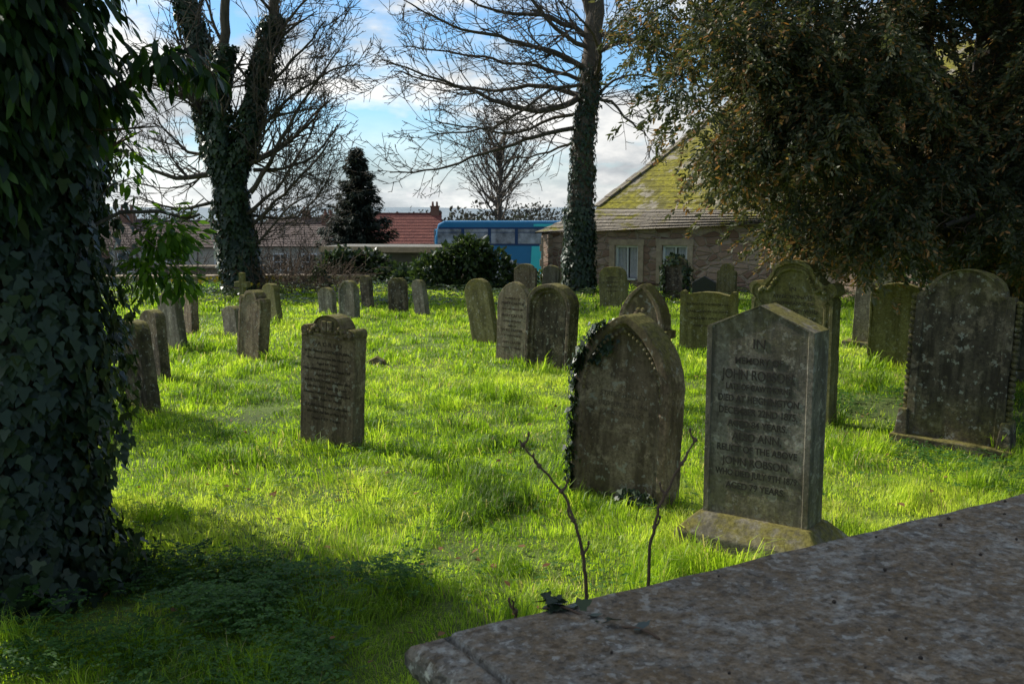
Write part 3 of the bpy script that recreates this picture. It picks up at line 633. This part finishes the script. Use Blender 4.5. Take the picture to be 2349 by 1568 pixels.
# ---------------------------------------------------------------- yew
root=empty('yew_tree'); S=[];T=[]
tr,trr=path(S,T,[(5.6,11.6,-.2),(5.5,11.5,1.5),(5.4,11.4,3.5),(5.3,11.2,6)],.35,.2,-1)
for pts in [[(5.5,11.5,1.8),(4.6,11,2.4),(3.6,10.5,2.9),(2.6,10.1,3.3),(1.7,9.8,3.6)],[(5.5,11.4,2.6),(4.4,10.6,3.4),(3.4,9.8,4.1),(2.2,9.5,4.6)],[(5.5,11.4,1.6),(4.9,10.4,1.9),(4.4,9.4,1.9),(3.8,8.8,1.8)],[(5.5,11.4,2.2),(5.3,10.2,2.8),(5.0,9.0,3.0)],[(5.4,11.4,3.5),(4.6,11,4.6),(3.6,10.5,5.3)],[(5.4,11.4,2),(4.3,11,1.9),(3.3,10.6,2.0),(2.5,10.3,2.1)]]:
    path(S,T,pts,.09,.02,1,3,.8,rmin=.006)
curve_obj('limbs',S,M_bark,root,1); tubes('twigs',T,M_twig,root)
lowx=[1.3,1.6,2.0,2.4,2.7,3.1,3.6,3.9,4.3,4.7,5.2,6.0,7.5]; lowz=[3.0,2.65,2.3,1.95,1.6,1.48,1.42,1.5,1.5,1.35,1.25,1.2,1.2]
P=[];D=[];NN=[];TT=[]
cnt=0
while cnt<455:
    if cnt>=430: X=R3.uniform(2.0,3.0); Y=R3.uniform(8.7,9.3); Z=R3.uniform(2.45,3.5)
    else:
        X=1.35+R3.random()**.85*5.6; Y=R3.uniform(8.6,12.4); zl=np.interp(X*10/Y,lowx,lowz); zl=1.9+(zl-1.9)*Y/10
        Z=zl+.22+R3.random()**1.3*4.0
    if X<1.35+max(0,(Z-4.5))*.4: continue
    edge=(X*10/Y<2.2)
    if edge and R3.random()<.4: continue
    cnt+=1
    r=R3.uniform(.18,.36)*(.8 if edge else 1.1); n=int(1050*(r/.3)**2)
    ns=int(8+r*24); 
    o=rs.randn(ns,3)*np.array([r,r,r*.6])*.5
    az=rs.rand(ns)*6.28; out=np.stack([np.cos(az)-.25,np.sin(az)-.25,-.35-.6*rs.rand(ns)],1); out=unit(out)
    L=.28+.34*rs.rand(ns); idx=rs.randint(0,ns,n); t=rs.rand(n)
    C=np.array([X,Y,Z])+o[idx]+out[idx]*(L[idx]*t)[:,None]; C[:,2]-=.14*t*t
    sp_=rnd(n,1)*(.045*(1.1-t)+.015)[:,None]
    P.append(C+sp_); D.append(out[idx]+rnd(n,.75)); NN.append(rnd(n,1)+np.array([0,0,.4]))
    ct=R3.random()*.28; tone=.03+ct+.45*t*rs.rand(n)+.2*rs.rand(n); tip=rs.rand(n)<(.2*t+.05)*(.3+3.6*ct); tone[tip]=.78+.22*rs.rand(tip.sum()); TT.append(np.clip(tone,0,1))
P=np.concatenate(P);D=np.concatenate(D);NN=np.concatenate(NN);TT=np.concatenate(TT)
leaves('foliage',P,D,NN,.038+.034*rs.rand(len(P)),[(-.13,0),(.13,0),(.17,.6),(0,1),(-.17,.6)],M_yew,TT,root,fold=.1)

# ---------------------------------------------------------------- shrubs, hedge
def bush(name,blobs,size,mat,shape=OVAL,tone=1.0):
    P=[];Q=[]
    for c,r,n in blobs:
        p,d=blob(n,c,r,.45); P.append(p);Q.append(d)
    P=np.concatenate(P);Q=np.concatenate(Q); n=len(P)
    root=empty(name); S=[]
    c,r,_=blobs[0]
    for k in range(8): grow(S,Vector((c[0]+R3.uniform(-.3,.3)*r[0],c[1],c[2]-r[2]*.9)),Vector((R3.uniform(-.6,.6),R3.uniform(-.6,.6),1)).normalized(),r[2]*1.5,.02,1)
    tubes('stems',S,M_twig,root)
    leaves('leaves',P,Q+rnd(n,.8),Q+np.array([0,0,.4])+rnd(n,.6),size*(.6+.8*rs.rand(n)),shape,mat,np.clip(rs.rand(n)*tone,0,1),root)
bush('laurel_shrub',[((-1.25,25.6,.45),(.85,.7,.85),2600),((-2.0,25.4,.35),(.55,.5,.6),1200),((-.45,25.4,.35),(.6,.5,.62),1300),((-1.0,25.3,.8),(.55,.5,.5),1000)],.13,M_bush)
bush('ivy_hedge',[((-4.9,28.8,.3),(.7,.4,.62),1500),((-4.1,28.8,.25),(.7,.4,.60),1500),((-3.2,28.2,.1),(.7,.4,.45),1000),((-2.7,27.6,.0),(.7,.4,.45),900)],.12,M_ivy,IVY)
bush('ivy_shrub',[((-4.75,24.5,.15),(.28,.25,.42),500)],.07,M_ivy,IVY,.5)
bush('ivy_shrub',[((.15,26.3,.1),(.5,.35,.38),700),((.75,26.3,.05),(.4,.3,.34),450)],.10,M_bush)
bush('ivy_shrub',[((7.6,18,.6),(1.1,.8,1.0),2600),((8.8,17.6,.6),(1.1,.8,1.2),2600)],.10,M_ivy,IVY)
root=empty('bramble_thicket'); S=[]
for k in range(230):
    x=R3.uniform(-6.3,-4.0); y=R3.uniform(23.3,26); grow(S,Vector((x,y,0)),Vector((R3.uniform(-.7,.7),R3.uniform(-.5,.5),1)).normalized(),R3.uniform(.6,1.3),.008,1,.3,-.12,.006,2.5)
tubes('canes',S,M_twig,root)
root=empty('daffodils')
x=-8.4+rs.rand(60)*2.6; y=23.5+rs.rand(60)*2; n=60*6
P=np.repeat(np.stack([x,y,gz(x,y)+.26+.06*rs.rand(60)],1),6,0); a=np.tile(np.arange(6)*1.047,60); D=np.stack([np.cos(a),np.full(n,-.2),np.sin(a)],1)
leaves('petals',P,D,np.tile([0,-1.0,0],(n,1)),np.full(n,.05),OVAL,M_daff,np.ones(n),root)
st=np.repeat(np.stack([x,y,gz(x,y)],1),4,0); leaves('leaves',st+rnd(240,.05)*np.array([1,1,0]),np.tile([0,0,1.0],(240,1))+rnd(240,.25),rnd(240,1),np.full(240,.3),[(-.03,0),(.03,0),(.02,.8),(0,1),(-.02,.8)],M_herb,rs.rand(240),root)
n=240; x=-3+rs.rand(n)*7.5; y=3.6+rs.rand(n)**1.5*8; x[:9]=-.28+rs.randn(9)*.10; y[:9]=5.25+rs.randn(9)*.07
leaves('fallen_leaves',np.stack([x,y,gz(x,y)+.045+.03*rs.rand(n)],1),rnd(n,1)*np.array([1,1,.3]),np.tile([0,0,1.0],(n,1))+rnd(n,.6),.03+.028*rs.rand(n),OVAL,M_deadleaf,rs.rand(n))

# ---------------------------------------------------------------- foreground twigs
def sapling(pts,side):
    root=empty('bare_sapling'); S=[];P=[Vector(p) for p in pts]; Q=[]
    for a in range(len(P)-1):
        for i in range(6): Q.append(P[a].lerp(P[a+1],i/6)+rv(.0025))
    Q.append(P[-1]); n=len(Q); S.append(([tuple(q) for q in Q],[.0062-.0038*i/n for i in range(n)]))
    bm=bmesh.new()
    for i in range(4,n,5):
        s=1 if (i//5)%2 else -1
        q=Q[i]; S.append(([tuple(q),tuple(q+Vector((s*.012,0,.012))),tuple(q+Vector((s*.016,0,.028)))],[.004,.0035,.002]))
        bmesh.ops.create_icosphere(bm,subdivisions=1,radius=.0055,matrix=Matrix.Translation(q+Vector((s*.016,0,.03)))@Matrix.Diagonal((.8,.8,1.6,1)))
        bmesh.ops.create_icosphere(bm,subdivisions=1,radius=.0085,matrix=Matrix.Translation(q))
    bmobj(bm,'buds',M_twig,root)
    curve_obj('stem',S,M_twig,root,2)
sapling([(.24,2.72,.3),(.21,2.72,.88),(.185,2.7,1.02),(.15,2.7,1.12),(.075,2.7,1.21),(.02,2.7,1.28)],1)
sapling([(.40,2.95,.3),(.42,2.92,.90),(.44,2.9,1.03),(.50,2.9,1.15),(.545,2.9,1.235)],-1)
sapling([(-.02,2.55,.3),(.0,2.5,.75),(.01,2.45,.88),(.0,2.42,.93)],1)
root=empty('ivy_trail'); Q=[]
for i in range(14):
    t=i/13; Q.append(Vector((.08+.26*t,2.38-.12*t-.10*t*t+.03*t,.925+.012*math.sin(t*9))))
curve_obj('stem',[([tuple(q) for q in Q],[.003]*14)],M_twig,root,1)
n=26; idx=rs.randint(0,14,n); idx[:12]=rs.randint(0,4,12); P=np.array([tuple(Q[i]) for i in idx])+rnd(n,.018)+np.array([0,0,.012])
leaves('leaves',P,rnd(n,1)*np.array([1,1,.3]),np.tile([0,0,1.0],(n,1))+rnd(n,.7),.026+.02*rs.rand(n),IVY,M_ivy,rs.rand(n)*.7,root)

# ---------------------------------------------------------------- masonry
def rubble(name,cols,scale=3.2):
    m,nt,b=newmat(name); v=coords(nt,(1,1,1.9),False)
    vo=N(nt,'ShaderNodeTexVoronoi'); vo.inputs['Scale'].default_value=scale; vo.inputs['Randomness'].default_value=.8; nt.links.new(v,vo.inputs['Vector'])
    ve=N(nt,'ShaderNodeTexVoronoi',feature='DISTANCE_TO_EDGE'); ve.inputs['Scale'].default_value=scale; ve.inputs['Randomness'].default_value=.8; nt.links.new(v,ve.inputs['Vector'])
    sx=N(nt,'ShaderNodeSeparateColor'); nt.links.new(vo.outputs['Color'],sx.inputs[0])
    c=ramp(nt,sx.outputs[0],[(0,cols[0]),(.5,cols[1]),(1,cols[2])])
    n=noise_(nt,v,14,6,.7); c=mixc(nt,ramp(nt,n,[(.4,.4),(.7,0.0)]),c,tuple(x*.5 for x in cols[0]))
    c=mixc(nt,ramp(nt,ve.outputs['Distance'],[(.015,1.0),(.05,0.0)]),c,(.38,.30,.22))
    nt.links.new(c,b.inputs['Base Color']); b.inputs['Roughness'].default_value=.95
    h=math_(nt,'ADD',ramp(nt,ve.outputs['Distance'],[(.0,0.0),(.1,1.0)]),math_(nt,'MULTIPLY',n,.5))
    bp=N(nt,'ShaderNodeBump'); bp.inputs['Distance'].default_value=.03; nt.links.new(h,bp.inputs['Height']); nt.links.new(bp.outputs[0],b.inputs['Normal']); return m
M_rub=rubble('rubble_stone',[(.22,.12,.08),(.42,.27,.19),(.54,.40,.30)])
M_rub2=rubble('pale_rubble',[(.26,.21,.14),(.36,.29,.19),(.42,.35,.24)],5)
M_ash=plain('dressed_stone',(.42,.32,.22),.9,.25,8)
M_white=plain('white_paint',(.80,.80,.78),.5,.05)
M_render=plain('cream_render',(.46,.43,.36),.9,.15)
M_glass=plain('window_glass',(.03,.035,.04),.08,.2,4,.8)
M_curtain=plain('net_curtain',(.5,.5,.52),.8,.15,15)
def roofmat(name,cols,moss,mosscol=(.36,.32,.014),bw=.35,rh=.26):
    m,nt,b=newmat(name); v=coords(nt,(1,1,1),False)
    br=N(nt,'ShaderNodeTexBrick'); br.inputs['Scale'].default_value=1; br.inputs['Brick Width'].default_value=bw; br.inputs['Row Height'].default_value=rh; br.inputs['Mortar Size'].default_value=.006
    br.inputs['Color1'].default_value=(*cols[0],1); br.inputs['Color2'].default_value=(*cols[1],1); br.inputs['Mortar'].default_value=(.03,.026,.02,1)
    nt.links.new(v,br.inputs['Vector']); n=noise_(nt,v,.9,10,.72); n2=noise_(nt,v,7,6,.75); n3=noise_(nt,v,.8,8,.7)
    mc=ramp(nt,n2,[(.35,tuple(x*.3 for x in mosscol)),(.6,mosscol)])
    mc=mixc(nt,ramp(nt,n3,[(.43,0.0),(.58,.8)]),mc,(.10,.085,.02))
    c=mixc(nt,ramp(nt,n,[(moss-.03,1.0),(moss+.02,0.0)]),br.outputs[0],mc)
    nt.links.new(c,b.inputs['Base Color']); b.inputs['Roughness'].default_value=.95
    bp=N(nt,'ShaderNodeBump'); bp.inputs['Distance'].default_value=.08; nt.links.new(n2,bp.inputs['Height']); nt.links.new(bp.outputs[0],b.inputs['Normal']); return m
M_roofmoss=roofmat('mossy_stone_slates',[(.30,.26,.19),(.42,.37,.28)],.54)
M_slate=roofmat('stone_slates',[(.26,.22,.17),(.34,.29,.22)],.44)
M_tile=roofmat('red_pantiles',[(.20,.065,.05),(.27,.09,.065)],.2)
M_tileb=roofmat('brown_pantiles',[(.13,.095,.08),(.18,.13,.11)],.2)
def roof(name,A,B,C,Dp,mat,parent,rows=14,th=.05):
    A,B,C,Dp=[Vector(q) for q in (A,B,C,Dp)]
    ux=(B-A).normalized(); nz=ux.cross((Dp-A)).normalized(); uy=nz.cross(ux)
    M=Matrix((ux,uy,nz)).transposed().to_4x4(); M.translation=A; Mi=M.inverted()
    a,b_,c,d=[Mi@q for q in (A,B,C,Dp)]
    bm=bmesh.new()
    for r in range(rows):
        t0=r/rows; t1=(r+1.25)/rows; t1=min(t1,1)
        q=[a.lerp(d,t0),b_.lerp(c,t0),b_.lerp(c,t1),a.lerp(d,t1)]
        lo_=[bm.verts.new((q[0].x,q[0].y,0+q[0].z)),bm.verts.new((q[1].x,q[1].y,q[1].z)),bm.verts.new((q[2].x,q[2].y,q[2].z-th*.3)),bm.verts.new((q[3].x,q[3].y,q[3].z-th*.3))]
        hi=[bm.verts.new((q[0].x,q[0].y,q[0].z+th)),bm.verts.new((q[1].x,q[1].y,q[1].z+th)),bm.verts.new((q[2].x,q[2].y,q[2].z+th*.45+r*.0004)),bm.verts.new((q[3].x,q[3].y,q[3].z+th*.45+r*.0004))]
        bm.faces.new(hi)
        for k in range(4): bm.faces.new((lo_[k],lo_[(k+1)%4],hi[(k+1)%4],hi[k]))
        bm.faces.new(lo_[::-1])
    o=bmobj(bm,name,mat,parent); o.matrix_local=M; return o
def quadwall(name,a,b,z0,za,zb,th,mat,parent,openings=()):
    a=Vector(a);b=Vector(b);L=(b-a).length
    top=lambda s: za+(zb-za)*s/L
    cuts=sorted({0,L,*[o[0] for o in openings],*[o[1] for o in openings]})
    bm=bmesh.new()
    def cell(s0,s1,zl0,zl1,zh0,zh1):
        v=[bm.verts.new(q) for q in ((s0,0,zl0),(s1,0,zl1),(s1,0,zh1),(s0,0,zh0),(s0,th,zl0),(s1,th,zl1),(s1,th,zh1),(s0,th,zh0))]
        for f in ((0,1,2,3),(5,4,7,6),(1,5,6,2),(4,0,3,7),(3,2,6,7),(4,5,1,0)): bm.faces.new([v[i] for i in f])
    for s0,s1 in zip(cuts,cuts[1:]):
        op=[o for o in openings if o[0]<=s0 and o[1]>=s1]
        if op:
            o=op[0]; cell(s0,s1,z0,z0,o[2],o[2]); cell(s0,s1,o[3],o[3],top(s0),top(s1))
        else: cell(s0,s1,z0,z0,top(s0),top(s1))
    bmesh.ops.remove_doubles(bm,verts=bm.verts[:],dist=.0005)
    bmesh.ops.recalc_face_normals(bm,faces=bm.faces[:])
    o=bmobj(bm,name,mat,parent); d=(b-a).normalized()
    o.matrix_local=Matrix(((d.x,-d.y,0,a.x),(d.y,d.x,0,a.y),(0,0,1,0),(0,0,0,1))); return o
root=empty('stone_cottage')
A2=Vector((.80,27.0)); d2=Vector((.87,-.493)).normalized(); Lw=12.0; B2=A2+d2*Lw
ops=[(2.15,2.80,.22,1.10),(3.45,4.12,.20,1.12)]
w=quadwall('front_wall',A2,B2,-1.0,1.42,2.02,.35,M_rub,root,ops)
for s0,s1,zl,zh in ops:
    fr=.05; cx=(s0+s1)/2
    for nm,c,s in (('window_frame',(s0+fr/2,.10,(zl+zh)/2),(fr,.08,zh-zl)),('window_frame',(s1-fr/2,.10,(zl+zh)/2),(fr,.08,zh-zl)),('window_head',(cx,.10,zh-fr/2),(s1-s0-2*fr,.08,fr)),('window_sill',(cx,.05,zl+.02),(s1-s0-2*fr,.2,.04)),('mullion',(cx,.11,(zl+zh)/2),(.03,.05,zh-zl-.1))):
        box(nm,c,s,M_white,w)
    box('window_pane',(cx,.16,(zl+zh)/2),(s1-s0-.1,.02,zh-zl-.08),M_glass,w)
    for sx in (-1,1):
        for k in range(6): box('curtain',(cx+sx*(.07+k*.042),.14-.004*(k%2),(zl+zh)/2),(.036,.01,zh-zl-.12),M_curtain,w,.004)
    for sx,x in ((-1,s0-.075),(1,s1+.075)): box('quoin',(x,-.012,(zl+zh)/2),(.15,.03,zh-zl+.1),M_ash,w,.006)
    box('lintel',(cx,-.014,zh+.085),(s1-s0+.34,.034,.16),M_ash,w,.006)
for k in range(7): box('corner_quoin',(.13,-.015,.0+k*.2),(.26+.08*(k%2),.04,.19),M_ash,w,.008)
E0=Vector((2.34,28.0,2.05)); ed=Vector((.673,-.74,0)).normalized(); vd=Vector((5.5,5.0,3.95)); Lr=13
E1=E0+ed*Lr-Vector((0,0,.22))
roof('main_roof',E0,E1,E1+vd*1.25,E0+vd*1.25,M_roofmoss,root,32,.025)
S=E0+Vector((0,0,.06)); vdn=vd.normalized()
for k in range(18):
    c=S+vdn*(.28+k*.5); o=box('verge_slate',(0,0,0),(.5,.22,.05),M_slate,root); 
    zx=vdn; yx=ed; zz=zx.cross(yx); 
    if zz.z<0: zz=-zz
    o.matrix_local=Matrix(((zx.x,yx.x,zz.x,c.x),(zx.y,yx.y,zz.y,c.y),(zx.z,yx.z,zz.z,c.z+.02*(k%2)),(0,0,0,1)))
gb=bmesh.new(); th_=E0+vd*1.25; far_=E0+Vector((vd.x,vd.y,0))*2.5
v=[gb.verts.new(q) for q in ((E0.x,E0.y,-2.5),(E0.x,E0.y,2.02),(th_.x,th_.y,th_.z-.05),(far_.x,far_.y,2.02),(far_.x,far_.y,-2.5))]; gb.faces.new(v)
bmobj(gb,'gable_wall',M_rub,root)
quadwall('main_wall',E0.xy+Vector((.1,.1)),E1.xy+Vector((.1,.1)),-2,1.98,1.76,.4,M_rub,root)
F0=Vector((*A2,1.44)); F1=Vector((*B2,2.04))
fo=Vector((-.49,-.87,0))*.10
roof('lean_to_roof',F0+fo-Vector((*d2,0))*.15-Vector((0,0,.05)),F1+fo-Vector((0,0,.05)),E1+Vector((0,0,.12)),E0+Vector((-.2,0,-.02)),M_slate,root,6,.04)
quadwall('end_wall',(E0.x,E0.y),(A2.x,A2.y),-1.5,1.95,1.36,.3,M_rub,root)
root=empty('churchyard_wall')
quadwall('wall',(-16,27.2),(-3.0,28.4),-1.6,.12,.10,.4,M_rub,root)
for k in range(32):
    t=k/32; box('coping_stone',(-16+13*t+.2,27.4+1.2*t+.02,.15+.015*R3.random()),(.38,.46,.10),M_ash,root,.03,rot=(0,0,.09))
root=empty('garden_shed',(-4.0,33.0,0),(0,0,math.radians(-8)))
box('walls',(0,0,-.9),(3.4,2.4,3.3),plain('shed_boards',(.13,.12,.10),.9,.3,3),root); box('flat_roof',(0,0,.82),(3.9,2.9,.12),plain('felt_roof',(.20,.19,.16),.9,.3,3),root,.01); box('fascia',(0,-1.47,.80),(3.9,.05,.18),M_ash,root)
root=empty('lean_to_shed',(-3.6,44,-2.9)); roof('roof',(-1.6,-1.5,2.6),(1.8,-1.5,2.6),(1.8,1,3.3),(-1.6,1,3.3),plain('sheet_roof',(.22,.22,.22),.8,.2,3),root,4,.05); box('walls',(.1,-.1,1.25),(3.0,2.2,2.5),M_rub,root)
def house(name,x,y,w,d,zg,ze,zr,rot,wallm,roofm,wins,chim=()):
    root=empty(name,(x,y,zg),(0,0,math.radians(rot))); he=ze-zg; hr=zr-zg
    bm=bmesh.new(); v=[bm.verts.new(q) for q in ((-w/2,-d/2,0),(-w/2,-d/2,he),(-w/2,0,hr-.05),(-w/2,d/2,he),(-w/2,d/2,0))]
    f=bm.faces.new(v); r=bmesh.ops.extrude_face_region(bm,geom=[f]); bmesh.ops.translate(bm,verts=[q for q in r['geom'] if isinstance(q,bmesh.types.BMVert)],vec=(w,0,0)); bmesh.ops.recalc_face_normals(bm,faces=bm.faces[:])
    bmobj(bm,'walls',wallm,root)
    a=w/2+.15; k=.25*(hr-he)/(d/2)
    roof('front_roof',(-a,-d/2-.25,he-k+.03),(a,-d/2-.25,he-k+.03),(a,0,hr+.03),(-a,0,hr+.03),roofm,root,10,.06)
    roof('back_roof',(a,d/2+.25,he-k+.03),(-a,d/2+.25,he-k+.03),(-a,0,hr+.03),(a,0,hr+.03),roofm,root,10,.06)
    box('ridge',(0,0,hr+.08),(2*a,.22,.1),roofm,root)
    for wx,wz,ww,wh in wins:
        box('window_surround',(wx,-d/2-.02,wz),(ww+.16,.05,wh+.16),M_white,root); box('window_glass',(wx,-d/2-.05,wz),(ww,.02,wh),M_glass,root)
        box('glazing_bar',(wx,-d/2-.065,wz),(.05,.02,wh),M_white,root); box('glazing_bar',(wx,-d/2-.067,wz),(ww,.02,.05),M_white,root)
    for cx,ch in chim:
        box('chimney',(cx,0,hr+ch/2-.2),(.7,.55,ch+.4),M_brick,root); box('chimney_cap',(cx,0,hr+ch+.03),(.82,.67,.1),M_brick,root)
        for q in (-.17,.17):
            bm=bmesh.new(); bmesh.ops.create_cone(bm,cap_ends=True,segments=10,radius1=.1,radius2=.08,depth=.35,matrix=Matrix.Translation((cx+q,0,hr+ch+.25))); bmobj(bm,'chimney_pot',M_brick,root)
    return root
M_brick=plain('red_brick',(.22,.12,.085),.9,.3,12)
house('red_roofed_house',-8.6,82,5.4,6,-3.4,-.3,1.9,3,M_render,M_tile,[(-1.5,1.6,.8,1.1),(1.2,1.6,.8,1.1)],[(2.3,.6)])
house('white_house',-13.9,64,5.6,5.5,-4.2,.0,1.25,-4,M_render,M_tileb,[(-1.9,3.2,.8,.9),(-.1,3.2,.8,.9),(1.7,3.2,.8,.9),(-1.9,1.7,.8,1.0),(.9,1.7,1.6,1.0)],[(2.2,.5)])
house('terraced_house',-21.5,66,8,6,-4.2,-.1,1.4,4,M_render,M_tileb,[(-3,3.1,.9,1.1),(0,3.1,.9,1.1),(3,3.1,.9,1.1)],[(-3.6,.7),(3.4,.7)])
house('terraced_house',-17.5,95,11,6,-4.5,-.8,1.5,-3,M_brick,M_tileb,[(-4,2.6,.9,1.1),(0,2.6,.9,1.1),(4,2.6,.9,1.1)],[(-2,.7)])
house('terraced_house',-38,85,14,7,-5,-1,1.4,5,M_brick,M_tileb,[(-4,2.6,.9,1.1),(0,2.6,.9,1.1)],[(5,.8)])
root=empty('garden_wall'); quadwall('wall',(-15.5,44),(-11,44.3),-3.5,-.45,-.45,.4,M_rub2,root); box('coping',(-13.25,44.3,-.40),(4.6,.6,.1),M_ash,root,rot=(0,0,.066))
# ---------------------------------------------------------------- double-decker bus
M_bus=plain('bus_blue_paint',(.02,.19,.38),.25,.05,2,.6); M_teal=plain('bus_teal_paint',(.05,.62,.64),.25,.05,2,.6); M_bdark=plain('bus_dark_blue',(.01,.05,.14),.3,.05,2,.5); M_tyre=plain('tyre',(.015,.015,.015),.9,.2)
M_bglass=plain('bus_window',(.26,.30,.33),.08,.7,2.2,.9)  # pale bluish reflections put into the glass colour
root=empty('double_decker_bus',(1.05,55,-2.9),(0,0,math.radians(-4)))
bm=bmesh.new(); hw=5.2
pr=[(-hw,.35),(hw,.35),(hw+.05,2.2),(hw-.1,3.6),(hw-.35,4.25),(hw-.65,4.45),(-hw+.55,4.45),(-hw+.22,4.27),(-hw+.06,3.6),(-hw,2.2)]
v=[bm.verts.new((x,-1.25,z)) for x,z in pr]; f=bm.faces.new(v); r=bmesh.ops.extrude_face_region(bm,geom=[f]); bmesh.ops.translate(bm,verts=[q for q in r['geom'] if isinstance(q,bmesh.types.BMVert)],vec=(0,2.5,0)); bmesh.ops.recalc_face_normals(bm,faces=bm.faces[:])
o=bmobj(bm,'body',M_bus,root); md=o.modifiers.new('b','BEVEL'); md.width=.12; md.segments=4; md.limit_method='ANGLE'; md.angle_limit=1.0
box('window_band',(-.1,-1.262,3.62),(9.7,.03,.98),M_bdark,root,.01)
xs=[-4.35,-2.9,-1.45,0,1.45,2.9,4.2]
for x in xs:
    box('upper_window',(x,-1.285,3.62),(1.28,.02,.78),M_bglass,root,.008); box('window_bar',(x,-1.30,3.83),(1.28,.012,.03),M_bdark,root)
for x in (-3.6,-2.0,-.4,1.2,2.8): box('lower_window',(x,-1.27,1.75),(1.4,.03,.85),M_bglass,root,.01)
slab('teal_swoosh',[(.6,.01),(1.2,.01),(1.35,.9),(1.4,2.25),(.75,2.25),(.7,1.3),(.1,1.15),(.1,.8),(.6,.7)],.02,M_teal,root,None,0,z0=.85,jit=0).location=(-.65,-1.30,0)
box('teal_roof_stripe',(2.4,-1.27,4.22),(4.4,.03,.14),M_teal,root); box('white_panel',(-1.9,-1.30,2.0),(2.0,.02,.7),M_white,root,.01)
box('end_window',(-hw-.0,0,3.6),(.06,2.0,.8),M_bglass,root,.01); box('windscreen',(hw+.03,0,1.9),(.06,2.1,1.3),M_bglass,root,.01)
for x in (-3.3,2.9):
    for y_ in (-1.12,1.12):
        bm=bmesh.new(); bmesh.ops.create_cone(bm,cap_ends=True,segments=28,radius1=.5,radius2=.5,depth=.3,matrix=Matrix.Translation((x,y_*1.02,.5))@Matrix.Rotation(math.pi/2,4,'X')); bmobj(bm,'wheel',M_tyre,root)
        bm=bmesh.new(); bmesh.ops.create_cone(bm,cap_ends=True,segments=20,radius1=.26,radius2=.2,depth=.34,matrix=Matrix.Translation((x,y_*1.04,.5))@Matrix.Rotation(math.pi/2,4,'X')); bmobj(bm,'hub',M_white,root)
box('road',(0,56,-2.95),(120,8,.1),plain('asphalt',(.05,.05,.05),.9,.2,3))
# ---------------------------------------------------------------- fit lettering
bpy.context.view_layer.update()
for o,wd in TEXTS:
    if o.dimensions.x>0: o.scale.x=wd/o.dimensions.x
# ---------------------------------------------------------------- light
SC.view_settings.view_transform='Standard'; SC.view_settings.look='None'; SC.view_settings.exposure=0
wd=bpy.data.worlds.new('World'); SC.world=wd; wd.use_nodes=True; nt=wd.node_tree; bg=nt.nodes['Background']
sk=N(nt,'ShaderNodeTexSky'); sk.sky_type='NISHITA'; sk.sun_disc=False; sk.dust_density=.3; sk.ozone_density=2.5; sk.air_density=1.0
el=math.asin(SUN.z); sk.sun_elevation=el; sk.sun_rotation=math.atan2(SUN.x,SUN.y)
tc=N(nt,'ShaderNodeTexCoord'); mp=N(nt,'ShaderNodeMapping'); mp.inputs['Scale'].default_value=(1,1,2.6); mp.inputs['Location'].default_value=(.35,.2,.1); nt.links.new(tc.outputs['Generated'],mp.inputs[0])
cn=noise_(nt,mp.outputs[0],3.2,10,.58); cn2=noise_(nt,mp.outputs[0],5.5,9,.62)
dt=N(nt,'ShaderNodeVectorMath',operation='DOT_PRODUCT'); nt.links.new(tc.outputs['Generated'],dt.inputs[0]); dt.inputs[1].default_value=SUN
br=ramp(nt,dt.outputs['Value'],[(-.1,.22),(.5,1.0)])
cc=ramp(nt,math_(nt,'ADD',math_(nt,'MULTIPLY',cn2,.7),math_(nt,'MULTIPLY',cn,.3)),[(.40,(3.2,3.5,3.8)),(.48,(5.4,5.7,5.9)),(.56,(8.6,8.6,8.4))])
cc=mixc(nt,1.0,cc,br,'MULTIPLY')
sz=N(nt,'ShaderNodeSeparateXYZ'); nt.links.new(tc.outputs['Generated'],sz.inputs[0])
hor=ramp(nt,sz.outputs[2],[(.02,.95),(.10,0.0)])
mask=math_(nt,'MAXIMUM',ramp(nt,cn,[(.46,0.0),(.55,1.0)]),hor)
skb=mixc(nt,1.0,sk.outputs[0],(.72,.98,1.15),'MULTIPLY')
skc=mixc(nt,mask,skb,cc)
nt.links.new(skc,bg.inputs[0]); bg.inputs[1].default_value=.13
ld=bpy.data.lights.new('sun','SUN'); ld.energy=5.0; ld.angle=math.radians(.5); ld.color=(1,.96,.86)
lo=link(bpy.data.objects.new('sun',ld)); lo.rotation_euler=SUN.to_track_quat('Z','Y').to_euler(); lo.location=(-10,8,12)
cam=bpy.data.cameras.new('camera'); cam.lens=35; cam.sensor_width=36; cam.clip_end=8000; cam.clip_start=.05
co=link(bpy.data.objects.new('camera',cam)); co.location=(0,0,1.9); co.rotation_euler=(math.radians(90-7.3),0,0)
cam.dof.use_dof=True; cam.dof.focus_distance=6.5; cam.dof.aperture_fstop=8
SC.camera=co
